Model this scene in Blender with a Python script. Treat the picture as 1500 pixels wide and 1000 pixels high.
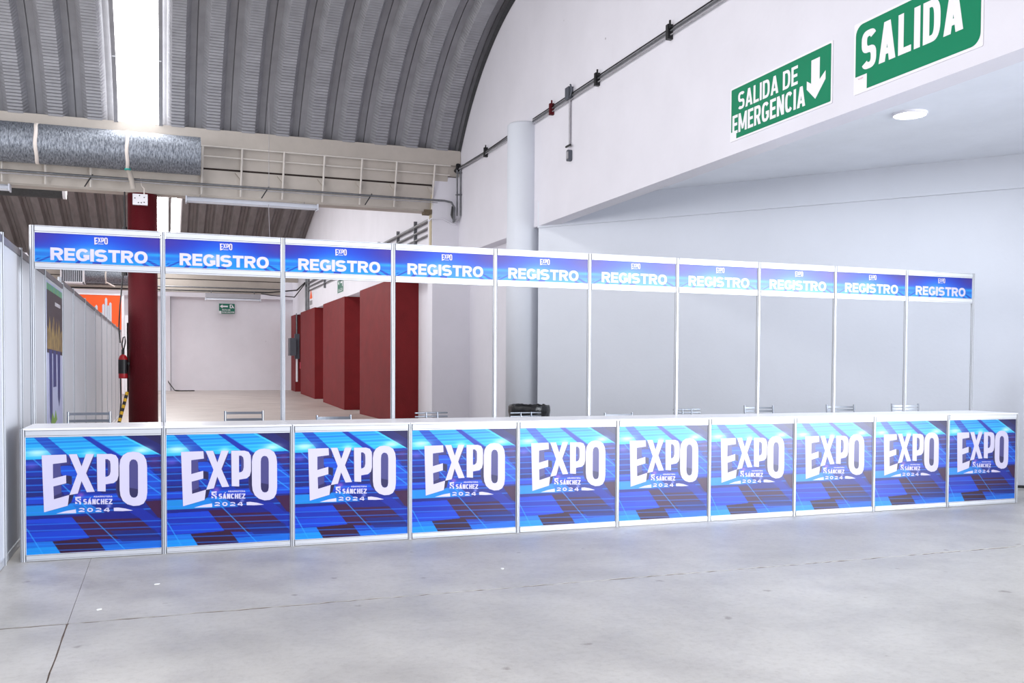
import bpy, math, random
import numpy as np
from mathutils import Vector, Matrix
random.seed(7)
sc = bpy.context.scene
for o in list(bpy.data.objects): bpy.data.objects.remove(o, do_unlink=True)
COL = sc.collection
PI = math.pi

# ------------------------------------------------------------------ camera
cam_d = bpy.data.cameras.new('camera'); cam = bpy.data.objects.new('camera', cam_d); COL.objects.link(cam)
F_, YAW, PIT, ROL = 1382.66, 0.3559, -0.02649, 0.0056
_f = Vector((math.sin(YAW)*math.cos(PIT), math.cos(YAW)*math.cos(PIT), math.sin(PIT)))
_r = Vector((math.cos(YAW), -math.sin(YAW), 0)); _u = _r.cross(_f)
_r2 = _r*math.cos(ROL)+_u*math.sin(ROL); _u2 = -_r*math.sin(ROL)+_u*math.cos(ROL)
M = Matrix((_r2, _u2, -_f)).transposed().to_4x4(); M.translation = Vector((0.98321, -8.60603, 1.50014))
cam.matrix_world = M
cam_d.sensor_width = 36; cam_d.lens = F_/1500*36; cam_d.shift_y = 73.456/1500
cam_d.clip_start = .05; cam_d.clip_end = 300
sc.camera = cam

# ------------------------------------------------------------------ light
W = bpy.data.worlds.new('world'); sc.world = W; W.use_nodes = True
W.node_tree.nodes['Background'].inputs[0].default_value = (0.97, 0.975, 1.0, 1)
W.node_tree.nodes['Background'].inputs[1].default_value = 1.6

def area(name, loc, target, sx, sy, power, color):
    d = bpy.data.lights.new(name, 'AREA'); d.shape = 'RECTANGLE'; d.size = sx; d.size_y = sy
    d.energy = power; d.color = color
    o = bpy.data.objects.new(name, d); COL.objects.link(o); o.location = loc
    o.rotation_euler = (Vector(target)-Vector(loc)).to_track_quat('-Z', 'Y').to_euler()
    return o
# daylight coming in through the street entrance of the side bay
area('entrance_daylight', (10.25, -8.2, 1.95), (10.25-.68*5, -8.2+.735*5, 1.95), 7.4, 3.7, 225, (0.88, 0.93, 1.0)).data.spread = math.radians(75)
# unseen fill light added at the left side of the hall
area('left_fill_light', (-13.5, -4.5, 3.2), (3.0, -3.0, 2.5), 10, 5.5, 850, (1.0, 0.99, 1.0))
# sunlight falling through the entrance on the floor of the side bay
_d = bpy.data.lights.new('entrance_sun', 'SPOT'); _d.energy = 6500; _d.spot_size = math.radians(32); _d.spot_blend = .3; _d.shadow_soft_size = .4; _d.color = (1.0, .97, .92)
_o = bpy.data.objects.new('entrance_sun', _d); COL.objects.link(_o); _o.location = (15.5, -17.5, 8.5)
_o.rotation_euler = (Vector((9.6, -7.4, 0))-Vector((15.5, -17.5, 8.5))).to_track_quat('-Z', 'Y').to_euler()

sc.view_settings.view_transform = 'Standard'; sc.view_settings.look = 'None'
sc.view_settings.gamma = 1; sc.view_settings.use_curve_mapping = False
sc.view_settings.exposure = 0.52

# ------------------------------------------------------------------ materials
def lin(c):
    return tuple(((x/12.92) if x <= .04045 else ((x+.055)/1.055)**2.4) for x in c)
def rgb(r, g, b): return lin((r/255, g/255, b/255))
def mat(name, col, rough=.6, metal=0., noise=0., nscale=4., bump=0., bscale=30., col2=None, spec=None, emit=None, coat=0., stretch=None, specks=0):
    m = bpy.data.materials.new(name); m.use_nodes = True; nt = m.node_tree; b = nt.nodes['Principled BSDF']
    b.inputs['Base Color'].default_value = (*col, 1); b.inputs['Roughness'].default_value = rough
    b.inputs['Metallic'].default_value = metal
    if spec is not None: b.inputs['Specular IOR Level'].default_value = spec
    if coat: b.inputs['Coat Weight'].default_value = coat; b.inputs['Coat Roughness'].default_value = .08
    tc = nt.nodes.new('ShaderNodeTexCoord'); src = tc.outputs['Object']
    if stretch:
        mp = nt.nodes.new('ShaderNodeMapping'); mp.inputs['Scale'].default_value = stretch
        nt.links.new(src, mp.inputs[0]); src = mp.outputs[0]
    n = nt.nodes.new('ShaderNodeTexNoise'); n.inputs['Scale'].default_value = nscale; n.inputs['Detail'].default_value = 6
    n.inputs['Roughness'].default_value = .6
    nt.links.new(src, n.inputs['Vector'])
    r = nt.nodes.new('ShaderNodeValToRGB'); r.color_ramp.elements[0].position = .3; r.color_ramp.elements[1].position = .7
    c2 = col2 if col2 else tuple(max(0, x*(1-noise)) for x in col)
    r.color_ramp.elements[0].color = (*c2, 1); r.color_ramp.elements[1].color = (*col, 1)
    nt.links.new(n.outputs['Fac'], r.inputs[0]); nt.links.new(r.outputs[0], b.inputs['Base Color'])
    if bump:
        n2 = nt.nodes.new('ShaderNodeTexNoise'); n2.inputs['Scale'].default_value = bscale; n2.inputs['Detail'].default_value = 4
        nt.links.new(src, n2.inputs['Vector'])
        bp = nt.nodes.new('ShaderNodeBump'); bp.inputs['Strength'].default_value = bump; bp.inputs['Distance'].default_value = .01
        nt.links.new(n2.outputs['Fac'], bp.inputs['Height']); nt.links.new(bp.outputs[0], b.inputs['Normal'])
    if specks:
        v = nt.nodes.new('ShaderNodeTexVoronoi'); v.inputs['Scale'].default_value = 1.1; nt.links.new(src, v.inputs['Vector'])
        q = nt.nodes.new('ShaderNodeValToRGB'); q.color_ramp.elements[0].position = .010; q.color_ramp.elements[1].position = .022
        q.color_ramp.elements[0].color = (.35, .33, .33, 1); q.color_ramp.elements[1].color = (1, 1, 1, 1)
        x = nt.nodes.new('ShaderNodeMix'); x.data_type = 'RGBA'; x.blend_type = 'MULTIPLY'; x.inputs[0].default_value = .8
        nt.links.new(v.outputs['Distance'], q.inputs[0]); nt.links.new(r.outputs[0], x.inputs[6]); nt.links.new(q.outputs[0], x.inputs[7]); nt.links.new(x.outputs[2], b.inputs['Base Color'])
    if emit:
        b.inputs['Emission Color'].default_value = (*emit[0], 1); b.inputs['Emission Strength'].default_value = emit[1]
    return m
def attr_mat(name, rough, coat):
    m = bpy.data.materials.new(name); m.use_nodes = True; nt = m.node_tree; b = nt.nodes['Principled BSDF']
    a = nt.nodes.new('ShaderNodeAttribute'); a.attribute_name = 'print'
    nt.links.new(a.outputs['Color'], b.inputs['Base Color']); b.inputs['Roughness'].default_value = rough
    b.inputs['Coat Weight'].default_value = coat; b.inputs['Coat Roughness'].default_value = .12
    return m
m_wall = mat('white_plaster', rgb(226, 224, 232), .75, noise=.07, nscale=.9, bump=.12, bscale=18, specks=1)
m_wallb = mat('white_painted_wall', rgb(217, 221, 230), .6, noise=.06, nscale=.7, bump=.15, bscale=22, specks=1)
m_ceil = mat('white_slab_paint', rgb(240, 244, 252), .5, noise=.07, nscale=1.5, bump=.35, bscale=9)
m_roof = mat('galvanised_roof', rgb(158, 158, 164), .5, .2, noise=.2, nscale=3)
m_roofd = mat('dark_roof_flashing', rgb(70, 70, 74), .6, .3, noise=.4, nscale=14, bump=.4)
m_roof2 = mat('weathered_roof', rgb(136, 130, 130), .55, .3, noise=.35, nscale=1.6, stretch=(3, .5, 1))
m_beam = mat('cream_beam_paint', rgb(188, 180, 172), .55, noise=.12, nscale=2.5, bump=.1)
m_rustb = mat('stained_shoe', rgb(120, 104, 84), .8, noise=.5, nscale=14)
m_rod = mat('pale_rod_paint', rgb(214, 208, 202), .5, noise=.1)
m_gap = mat('dark_gap_strip', rgb(48, 36, 32), .9, noise=.5, nscale=12)
m_red = mat('oxblood_paint', rgb(120, 24, 28), .6, spec=.25, noise=.22, nscale=2.2, bump=.5, bscale=40)
m_redc = mat('oxblood_column_paint', rgb(92, 12, 24), .6, spec=.25, noise=.2, nscale=2.2, bump=.5, bscale=40)
m_alu = mat('anodised_aluminium', rgb(206, 209, 215), .38, .4, noise=.05, nscale=8)
m_groove = mat('groove_shade_grey', rgb(92, 96, 106), .5, .5, noise=.1)  # darker than the aluminium: shade of the grooves put into the colour
m_groove2 = mat('grey_lamp_housing', rgb(160, 160, 168), .5, noise=.1)
m_melamine = mat('white_melamine', rgb(238, 238, 243), .3, noise=.02, nscale=5)
m_part = mat('grey_partition_board', rgb(206, 209, 216), .5, noise=.05, nscale=1.4)
m_dtrim = mat('partition_top_rail', rgb(120, 118, 124), .45, .4, noise=.1)
m_duct = mat('galvanised_duct', rgb(168, 174, 184), .42, .6, col2=rgb(66, 72, 84), nscale=11, bump=1.0, bscale=22, stretch=(5, 1.5, 1.5))
m_strap = mat('white_strap', rgb(232, 222, 216), .6, noise=.1)
m_steel = mat('chrome_steel', rgb(150, 156, 166), .28, .8, noise=.1)
m_pipe = mat('conduit_steel', rgb(128, 130, 134), .45, .6, noise=.35, nscale=10)
m_pipew = mat('painted_conduit', rgb(178, 176, 182), .5, .2, noise=.3, nscale=10)
m_black = mat('black_plastic', rgb(24, 24, 28), .4, noise=.3)
m_bag = mat('black_bin_bag', rgb(16, 17, 22), .28, noise=.4, nscale=10, bump=1.0, bscale=12)
m_lampw = mat('lamp_housing', rgb(206, 210, 222), .4, noise=.05)
m_tube = mat('unlit_tube', rgb(236, 238, 245), .3, noise=.02)
m_led = mat('lit_led', (1, 1, 1), .5, emit=((.93, .97, 1), 6))
m_sky = mat('backlit_skylight', (1, 1, 1), .5, emit=((1, 1, 1), 7.5))
m_sky2 = mat('backlit_far_skylight', (1, 1, 1), .5, emit=((1, 1, 1), 19.0))
m_green = mat('sign_green', rgb(0, 126, 88), .45, spec=.2, noise=.04)
m_green2 = mat('sign_green_dark', rgb(12, 104, 84), .4, noise=.04)
m_signw = mat('sign_white', rgb(236, 234, 240), .4, noise=.02)
m_signgrey = mat('sign_fine_print', rgb(150, 146, 150), .5, noise=.1)
m_signred = mat('sign_red', rgb(206, 70, 90), .5, noise=.05)
m_orange = mat('orange_board', rgb(252, 92, 14), .45, noise=.05)
m_yellow = mat('warning_yellow', rgb(226, 178, 30), .5, noise=.1)
m_ext = mat('extinguisher_red', rgb(170, 24, 34), .3, noise=.1)
m_plug = mat('green_plug', rgb(20, 110, 70), .4, noise=.1)
m_letter = mat('print_white', rgb(197, 192, 216), .25, noise=.01)
m_grey_box = mat('grey_enamel', rgb(88, 92, 102), .45, .2, noise=.1)
m_groute = mat('joint_dirt', rgb(120, 104, 94), .95, noise=.5, nscale=20)
m_side = mat('bay_side_board', rgb(216, 219, 228), .45, noise=.04)
m_print = attr_mat('counter_print', .30, 0.0)
m_paper = mat('scrap_paper', rgb(240, 240, 240), .7, noise=.05)

def concrete():
    m = bpy.data.materials.new('polished_concrete'); m.use_nodes = True; nt = m.node_tree; b = nt.nodes['Principled BSDF']
    L = nt.links.new; N = nt.nodes.new
    g = N('ShaderNodeNewGeometry')
    def noise(s, d=8, r=.6):
        n = N('ShaderNodeTexNoise'); n.inputs['Scale'].default_value = s; n.inputs['Detail'].default_value = d
        n.inputs['Roughness'].default_value = r; L(g.outputs['Position'], n.inputs['Vector']); return n
    n1 = noise(.55); n2 = noise(7, 8, .7); n3 = noise(2.3, 10, .65)
    r1 = N('ShaderNodeValToRGB'); r1.color_ramp.elements[0].position = .32; r1.color_ramp.elements[1].position = .68
    r1.color_ramp.elements[0].color = (*rgb(168, 165, 160), 1); r1.color_ramp.elements[1].color = (*rgb(198, 195, 190), 1)
    L(n1.outputs['Fac'], r1.inputs[0])
    r2 = N('ShaderNodeValToRGB'); r2.color_ramp.elements[0].position = .36; r2.color_ramp.elements[1].position = .56
    r2.color_ramp.elements[0].color = (.81, .80, .80, 1); r2.color_ramp.elements[1].color = (1, 1, 1, 1)
    L(n3.outputs['Fac'], r2.inputs[0])
    mx = N('ShaderNodeMix'); mx.data_type = 'RGBA'; mx.blend_type = 'MULTIPLY'; mx.inputs[0].default_value = .8
    L(r1.outputs[0], mx.inputs[6]); L(r2.outputs[0], mx.inputs[7])
    n5 = noise(22, 6, .75); r6 = N('ShaderNodeValToRGB'); r6.color_ramp.elements[0].position = .34; r6.color_ramp.elements[1].position = .52
    r6.color_ramp.elements[0].color = (.84, .83, .82, 1); r6.color_ramp.elements[1].color = (1, 1, 1, 1); L(n5.outputs['Fac'], r6.inputs[0])
    m5 = N('ShaderNodeMix'); m5.data_type = 'RGBA'; m5.blend_type = 'MULTIPLY'; m5.inputs[0].default_value = .8; L(mx.outputs[2], m5.inputs[6]); L(r6.outputs[0], m5.inputs[7]); mx = m5
    # small pits and stains
    v = N('ShaderNodeTexVoronoi'); v.inputs['Scale'].default_value = 2.6; v.inputs['Randomness'].default_value = 1
    mp = N('ShaderNodeMix'); mp.data_type = 'VECTOR'; mp.inputs[0].default_value = .12
    L(g.outputs['Position'], mp.inputs[4]); L(n2.outputs['Color'], mp.inputs[5]); L(mp.outputs[1], v.inputs['Vector'])
    r3 = N('ShaderNodeValToRGB'); r3.color_ramp.elements[0].position = .035; r3.color_ramp.elements[1].position = .07
    r3.color_ramp.elements[0].color = (.52, .47, .45, 1); r3.color_ramp.elements[1].color = (1, 1, 1, 1)
    L(v.outputs['Distance'], r3.inputs[0])
    mx2 = N('ShaderNodeMix'); mx2.data_type = 'RGBA'; mx2.blend_type = 'MULTIPLY'; mx2.inputs[0].default_value = .8
    L(mx.outputs[2], mx2.inputs[6]); L(r3.outputs[0], mx2.inputs[7])
    # warmer older screed deeper in the hall
    sp = N('ShaderNodeSeparateXYZ'); L(g.outputs['Position'], sp.inputs[0])
    mr = N('ShaderNodeMapRange'); mr.inputs[1].default_value = 4; mr.inputs[2].default_value = 14; L(sp.outputs['Y'], mr.inputs[0])
    mx3 = N('ShaderNodeMix'); mx3.data_type = 'RGBA'; L(mr.outputs[0], mx3.inputs[0]); L(mx2.outputs[2], mx3.inputs[6])
    st = N('ShaderNodeMapping'); st.inputs['Scale'].default_value = (.6, 4, 1); L(g.outputs['Position'], st.inputs[0])
    n4 = N('ShaderNodeTexNoise'); n4.inputs['Scale'].default_value = 1.2; n4.inputs['Detail'].default_value = 5; L(st.outputs[0], n4.inputs['Vector'])
    r4 = N('ShaderNodeValToRGB'); r4.color_ramp.elements[0].position = .35; r4.color_ramp.elements[1].position = .6
    r4.color_ramp.elements[0].color = (*rgb(160, 149, 145), 1); r4.color_ramp.elements[1].color = (*rgb(186, 176, 170), 1)
    L(n4.outputs['Fac'], r4.inputs[0]); L(r4.outputs[0], mx3.inputs[7])
    L(mx3.outputs[2], b.inputs['Base Color'])
    r5 = N('ShaderNodeMapRange'); r5.inputs[3].default_value = .28; r5.inputs[4].default_value = .5
    L(n3.outputs['Fac'], r5.inputs[0]); L(r5.outputs[0], b.inputs['Roughness'])
    bp = N('ShaderNodeBump'); bp.inputs['Strength'].default_value = .35; bp.inputs['Distance'].default_value = .01
    L(n2.outputs['Fac'], bp.inputs['Height']); L(bp.outputs[0], b.inputs['Normal'])
    return m
m_floor = concrete()

# ------------------------------------------------------------------ helpers
ORG = {}
def tag(o, label=None, cat=None, group=None, kind=None):
    if label: o['label'] = label
    if cat: o['category'] = cat
    if group: o['group'] = group
    if kind: o['kind'] = kind
    return o
def empty(name, loc=(0, 0, 0), label=None, cat=None, group=None, kind=None, rz=0):
    o = bpy.data.objects.new(name, None); COL.objects.link(o); o.location = loc; o.rotation_euler = (0, 0, rz)
    o.empty_display_size = .2
    ORG[o] = Vector(loc)
    return tag(o, label, cat, group, kind)
class MB:
    def __init__(s): s.v = []; s.f = []; s.mi = []; s.cur = 0; s.sm = []
    def add(s, vs, fs, smooth=False):
        b = len(s.v); s.v += [tuple(x) for x in vs]; s.f += [tuple(b+i for i in f) for f in fs]
        s.mi += [s.cur]*len(fs); s.sm += [smooth]*len(fs); return s
    def box(s, x0, x1, y0, y1, z0, z1):
        vs = [(x, y, z) for x in (x0, x1) for y in (y0, y1) for z in (z0, z1)]
        return s.add(vs, [(0, 1, 3, 2), (4, 6, 7, 5), (0, 4, 5, 1), (2, 3, 7, 6), (0, 2, 6, 4), (1, 5, 7, 3)])
    def tube(s, pts, r, n=10, cap=True):
        pts = [Vector(p) for p in pts]; rings = []
        rr = r if isinstance(r, (list, tuple)) else [r]*len(pts)
        up = None
        for i, p in enumerate(pts):
            if i == 0: d = pts[1]-p
            elif i == len(pts)-1: d = p-pts[i-1]
            else: d = (pts[i+1]-p).normalized()+(p-pts[i-1]).normalized()
            d.normalize()
            if up is None:
                up = Vector((0, 0, 1)) if abs(d.z) < .9 else Vector((1, 0, 0))
            a = d.cross(up); a.normalize(); b = a.cross(d); up = b
            rings.append([p+(a*math.cos(2*PI*k/n)+b*math.sin(2*PI*k/n))*rr[i] for k in range(n)])
        vs = [q for R in rings for q in R]; fs = []
        for i in range(len(rings)-1):
            for k in range(n):
                fs.append((i*n+k, i*n+(k+1) % n, (i+1)*n+(k+1) % n, (i+1)*n+k))
        s.add(vs, fs, True)
        if cap:
            s.add(rings[0], [tuple(range(n))[::-1]]); s.add(rings[-1], [tuple(range(n))])
        return s
    def lathe(s, prof, c, n=32):
        vs = [(c[0]+r*math.cos(2*PI*k/n), c[1]+r*math.sin(2*PI*k/n), c[2]+z) for r, z in prof for k in range(n)]
        fs = [(i*n+k, i*n+(k+1) % n, (i+1)*n+(k+1) % n, (i+1)*n+k) for i in range(len(prof)-1) for k in range(n)]
        return s.add(vs, fs, True)
    def prism(s, poly, fn, a, b):
        """poly 2D points, fn(p,t)->3D ; from t=a to t=b"""
        n = len(poly); vs = [fn(p, a) for p in poly]+[fn(p, b) for p in poly]
        fs = [(i, (i+1) % n, n+(i+1) % n, n+i) for i in range(n)]+[tuple(range(n))[::-1], tuple(range(n, 2*n))]
        return s.add(vs, fs)
    def build(s, name, mats, parent=None, local=False, **k):
        me = bpy.data.meshes.new(name)
        off = Vector((0, 0, 0))
        if parent is not None and not local: off = ORG.get(parent, off)
        me.from_pydata([(x-off.x, y-off.y, z-off.z) for x, y, z in s.v], [], s.f)
        for m in (mats if isinstance(mats, (list, tuple)) else [mats]): me.materials.append(m)
        me.polygons.foreach_set('material_index', s.mi); me.polygons.foreach_set('use_smooth', s.sm)
        me.validate(); me.update()
        import bmesh
        bm = bmesh.new(); bm.from_mesh(me); bmesh.ops.recalc_face_normals(bm, faces=bm.faces); bm.to_mesh(me); bm.free()
        o = bpy.data.objects.new(name, me); COL.objects.link(o)
        if parent is not None: o.parent = parent; ORG[o] = off
        else: ORG[o] = Vector((0, 0, 0))
        return tag(o, **k)
def based(name, mb, mats, base, **k):
    """single-mesh thing with its origin at base"""
    mb.v = [(x-base[0], y-base[1], z-base[2]) for x, y, z in mb.v]
    o = mb.build(name, mats, None, **k); o.location = base; ORG[o] = Vector(base); return o
def copy_tree(o, parent=None):
    c = o.copy(); COL.objects.link(c)
    if parent is not None: c.parent = parent
    for ch in list(o.children): copy_tree(ch, c)
    return c


def _box(x0, x1, y0, y1): return [(x0, y0), (x1, y0), (x1, y1), (x0, y1)]
def _ring(cx, cy, rx, ry, tx, ty, a0, a1, n=2.0, seg=14):
    out = []
    def P(a, x, y):
        c, s_ = math.cos(a), math.sin(a)
        return (cx+x*math.copysign(abs(c)**(2/n), c), cy+y*math.copysign(abs(s_)**(2/n), s_))
    a0, a1 = math.radians(a0), math.radians(a1); k = max(3, int(abs(a1-a0)/(2*PI)*seg*2))
    for i in range(k):
        p, q = a0+(a1-a0)*i/k, a0+(a1-a0)*(i+1)/k
        out.append([P(p, rx, ry), P(q, rx, ry), P(q, rx-tx, ry-ty), P(p, rx-tx, ry-ty)])
    return out
def glyph(ch, w, t, n):
    """heavy block capital, unit height, width w, stem t -> list of convex polygons"""
    h = t*.84; B = _box; d = t*1.12
    if ch == 'I': return [B(0, t, 0, 1)]
    if ch == 'L': return [B(0, t, 0, 1), B(t, w, 0, h)]
    if ch == 'E': return [B(0, t, 0, 1), B(t, w, 0, h), B(t, w, 1-h, 1), B(t, w*.93, .5-h/2, .5+h/2)]
    if ch == 'F': return [B(0, t, 0, 1), B(t, w, 1-h, 1), B(t, w*.93, .5-h/2, .5+h/2)]
    if ch == 'T': return [B(0, w, 1-h, 1), B(w/2-t/2, w/2+t/2, 0, 1-h)]
    if ch == 'H': return [B(0, t, 0, 1), B(w-t, w, 0, 1), B(t, w-t, .5-h/2, .5+h/2)]
    if ch in 'AÁ':
        m = w/2; r = [[(0, 0), (d, 0), (m+d*.42, 1), (m-d*.5, 1)], [(w-d, 0), (w, 0), (m+d*.5, 1), (m-d*.42, 1)], [(w*.22, .18), (w*.78, .18), (w*.72, .18+h*.9), (w*.28, .18+h*.9)]]
        if ch == 'Á': r.append([(m-.02, 1.06), (m+.1, 1.06), (m+.26, 1.26), (m+.06, 1.26)])
        return r
    if ch == 'V': m = w/2; return [[(0, 1), (d, 1), (m+d*.42, 0), (m-d*.5, 0)], [(w-d, 1), (w, 1), (m+d*.5, 0), (m-d*.42, 0)]]
    if ch == 'N': return [B(0, t, 0, 1), B(w-t, w, 0, 1), [(0, 1), (d, 1), (w, 0), (w-d, 0)]]
    if ch == 'M': m = w/2; return [B(0, t, 0, 1), B(w-t, w, 0, 1), [(0, 1), (d*.9, 1), (m+d*.36, .12), (m-d*.36, .12)], [(w-d*.9, 1), (w, 1), (m+d*.36, .12), (m-d*.36, .12)]]
    if ch == 'Z': return [B(0, w, 0, h), B(0, w, 1-h, 1), [(0, h), (d, h), (w, 1-h), (w-d, 1-h)]]
    if ch == 'U': return [B(0, t, .4, 1), B(w-t, w, .4, 1)]+_ring(w/2, .4, w/2, .4, t, h, 180, 360, n)
    if ch in 'O0': return _ring(w/2, .5, w/2, .5, t, h, 0, 360, n, 20)
    if ch in 'CG':
        r = _ring(w/2, .5, w/2, .5, t, h, 38, 360-(38 if ch == 'C' else 30), n, 20)
        if ch == 'G': r += [B(w-t, w, .14, .52), B(w*.55, w, .52-h, .52)]
        return r
    if ch == 'D': return [B(0, t, 0, 1), B(t, w*.45, 0, h), B(t, w*.45, 1-h, 1)]+_ring(w*.45, .5, w*.55, .5, t, h, -90, 90, n, 20)
    if ch in 'PRB':
        lo = .36; c = (1+lo)/2; ry = (1-lo)/2; x = w*.5; rx = w*.48
        r = [B(0, t, 0, 1), B(t, x, lo, lo+h), B(t, x, 1-h, 1)]+_ring(x, c, rx, ry, t, h, -90, 90, n)
        if ch == 'R': r.append([(w*.36, lo+h*.5), (w*.36+d, lo+h*.5), (w, 0), (w-d*1.05, 0)])
        if ch == 'B': r += [B(t, x, 0, h)]+_ring(x, (lo+h)/2, w*.5, (lo+h)/2, t, h, -90, 90, n)
        return r
    if ch == 'S':
        q = (1+h)/4; x = w/2
        return _ring(x, 1-q, x, q, t, h, 28, 270, n)+_ring(x, q, x, q, t, h, 90, -152, n)
    if ch == '2':
        q = .31; x = w/2
        return _ring(x, 1-q, x, q, t, h, 165, -35, n)+[B(0, w, 0, h), [(0, h*.9), (w*.36, h*.9), (w*.97, .55), (w*.62, .50)]]
    if ch == '4': return [B(w*.62, w*.62+t, 0, 1), B(0, w, .2, .2+h), [(0, .2+h), (d*.9, .2+h), (w*.62+t*.5, 1), (w*.62-d*.4, 1)]]
    return []
REL = {'M': 1.32, 'E': .84, 'L': .8, 'T': .95, 'F': .8, 'G': 1.05, 'O': 1.08, 'A': 1.08, 'Á': 1.08, 'V': 1.08, 'C': 1.0, 'S': 1.0}
def put_text(mb, s, fn, x0, x1, y0, y1, t=.2, gap=.07, n=2.0):
    """t, gap and widths are relative to the cap height of the line"""
    H_ = abs(y1-y0); asp = TEXT_ASPECT[0]
    T = abs(x1-x0)*asp/H_
    letters = [c for c in s if c != ' ']; sp = s.count(' ')
    fixed = sum(t for c in letters if c == 'I')+gap*(len(s)-1)+sp*.22
    w = (T-fixed)/sum(REL.get(c, 1) for c in letters if c != 'I')
    e0 = Vector(fn(x0, y0)); nrm = (Vector(fn(x0+(x1-x0)*.1, y0))-e0).cross(Vector(fn(x0, y0+(y1-y0)*.1))-e0).normalized(); kk = 0
    x = 0
    for c in s:
        if c == ' ': x += .22+gap; continue
        cw = t if c == 'I' else REL.get(c, 1)*w
        for po in glyph(c, cw, min(t, cw*.42) if c != 'I' else t, n):
            q = [Vector(fn(x0+(x1-x0)*(x+p[0])/T, y0+(y1-y0)*p[1])) for p in po]
            kk = (kk+1) % 30; off = nrm*(kk*1.5e-5)
            mb.add([v_+off for v_ in q], [tuple(range(len(po)))])
        x += cw+gap
TEXT_ASPECT = [1.0]     # metres per horizontal unit over metres per vertical unit

# ================================================================== SETTING
# ---- floor: dirt bed plus four cast slabs with worn joints; the hall floor rises gently at the back
floor = empty('floor', (0, 0, 0), kind='structure')
bed = MB(); bed.box(-26, 20, -18, 23, -.06, -.0035)
bed.build('joint_bed', m_groute, floor)
def jag(a, b, n, fn, amp, seed):
    r = random.Random(seed); return [fn(a+(b-a)*i/n, r.uniform(-amp, amp)) for i in range(n+1)]
JX, JY = .47, -2.63
yA = jag(-26, JX-.01, 300, lambda x, d: (x, JY-.013+d*.8), .010, 1); yB = jag(JX+.01, 20, 420, lambda x, d: (x, JY-.013+d*.8), .010, 2)
yA2 = jag(-26, JX-.002, 300, lambda x, d: (x, JY+.008+d), .010, 3); yB2 = jag(JX+.002, 20, 420, lambda x, d: (x, JY+.008+d), .010, 4)
xA = jag(-18, JY-.03, 120, lambda y, d: (JX-.004+d, y), .0025, 5); xB = jag(-18, JY-.03, 120, lambda y, d: (JX+.004+d, y), .0025, 6)
xC = jag(JY+.03, 23, 60, lambda y, d: (JX-.0015, y), .003, 5); xD = jag(JY+.03, 23, 60, lambda y, d: (JX+.0015, y), .003, 5)
polys = [[(-26, -18)]+xA+yA[::-1], xB[:1]+[(20, -18)]+yB[::-1]+xB[::-1][:-1], yA2+xC+[(-26, 23)], yB2+[(20, 23)]+xD[::-1]]
for p in polys:
    s = MB(); s.prism(p, lambda q, t: (q[0], q[1], t), -.012, 0); s.build('concrete_slab', m_floor, floor)
back = MB(); back.add([(-26, 23, 0), (20, 23, 0), (20, 40, .39), (-26, 40, .39), (-26, 23, -.06), (20, 23, -.06), (20, 40, .33), (-26, 40, .33)],
    [(0, 1, 2, 3), (7, 6, 5, 4), (0, 4, 5, 1), (3, 2, 6, 7), (0, 3, 7, 4), (1, 5, 6, 2)])
back.build('rising_floor', m_floor, floor)

# ---- right wall: deep beam wall carried by columns
XW = 6.85
w = MB(); w.box(XW, XW+.25, -14, 37.2, 3.83, 9.6)
wall_right = w.build('wall_right', m_wall, kind='structure')
w = MB(); w.box(7.1, 7.25, 5.9, 12.3, -.06, 3.83); w.build('infill_wall', m_wall, wall_right)
w = MB(); w.box(7.45, 7.6, 12.3, 37.2, -.06, 3.83); w.box(XW+.25, 7.6, 12.3, 37.2, 3.8301, 4.0); w.build('recessed_wall', m_wall, wall_right)
# pilaster where the roof beam lands
w = MB(); w.box(6.28, XW, 10.44, 10.80, -.02, 5.44); w.box(XW, 7.1, 10.44, 10.80, -.02, 3.83)
w.build('pilaster', m_wall, wall_right)
w = MB(); w.box(6.255, 6.28, 10.50, 10.62, 3.9, 5.2); w.build('yellowed_edge_strip', mat('yellowed_paint', rgb(196, 182, 150), .6, noise=.3, nscale=6), wall_right)

# ---- diagonal back wall of the side bay
nx, ny, dd = .785, .62, 9.095
def diag(X): return (dd-nx*X)/ny
w = MB()
A = (6.86, diag(6.86)); B = (16.2, diag(16.2)); th = .2
w.prism([A, B, (B[0]+nx*th, B[1]+ny*th), (A[0]+nx*th, A[1]+ny*th)], lambda q, t: (q[0], q[1], t), -.06, 4.6)
wall_diag = w.build('wall_diagonal', m_wallb, kind='structure')
w = MB(); e = .035
w.prism([A, B, (B[0]-nx*e, B[1]-ny*e), (A[0]-nx*e, A[1]-ny*e)], lambda q, t: (q[0], q[1], t), 3.80, 4.23)
w.build('upper_course', m_wallb, wall_diag)
w = MB(); w.prism([(7.1, -14), (17, -14), (17, diag(17)+.1), (7.1, diag(7.1)+.1)], lambda q, t: (q[0], q[1], t), 4.23, 4.4)
w.build('ceiling', m_ceil, kind='structure')
# entrance wall of the side bay with its wide opening
E0 = Vector((7.3, -10.5)); E1 = Vector((14.0, -5.2)); ed = (E1-E0).normalized(); en = Vector((-ed.y, ed.x))
w = MB()
def wallseg(mb, P, Q, z0, z1, t=.2):
    d = (Q-P).normalized(); n = Vector((d.y, -d.x))*t
    mb.prism([P, Q, Q+n, P+n], lambda q, tt: (q[0], q[1], tt), z0, z1)
wallseg(w, E1, Vector((15.4, -4.1)), -.06, 4.3); wallseg(w, E0-ed*.3-en*.12, E1-en*.12, 3.85, 4.3)
w.build('wall_entrance', m_wallb, kind='structure')

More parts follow.
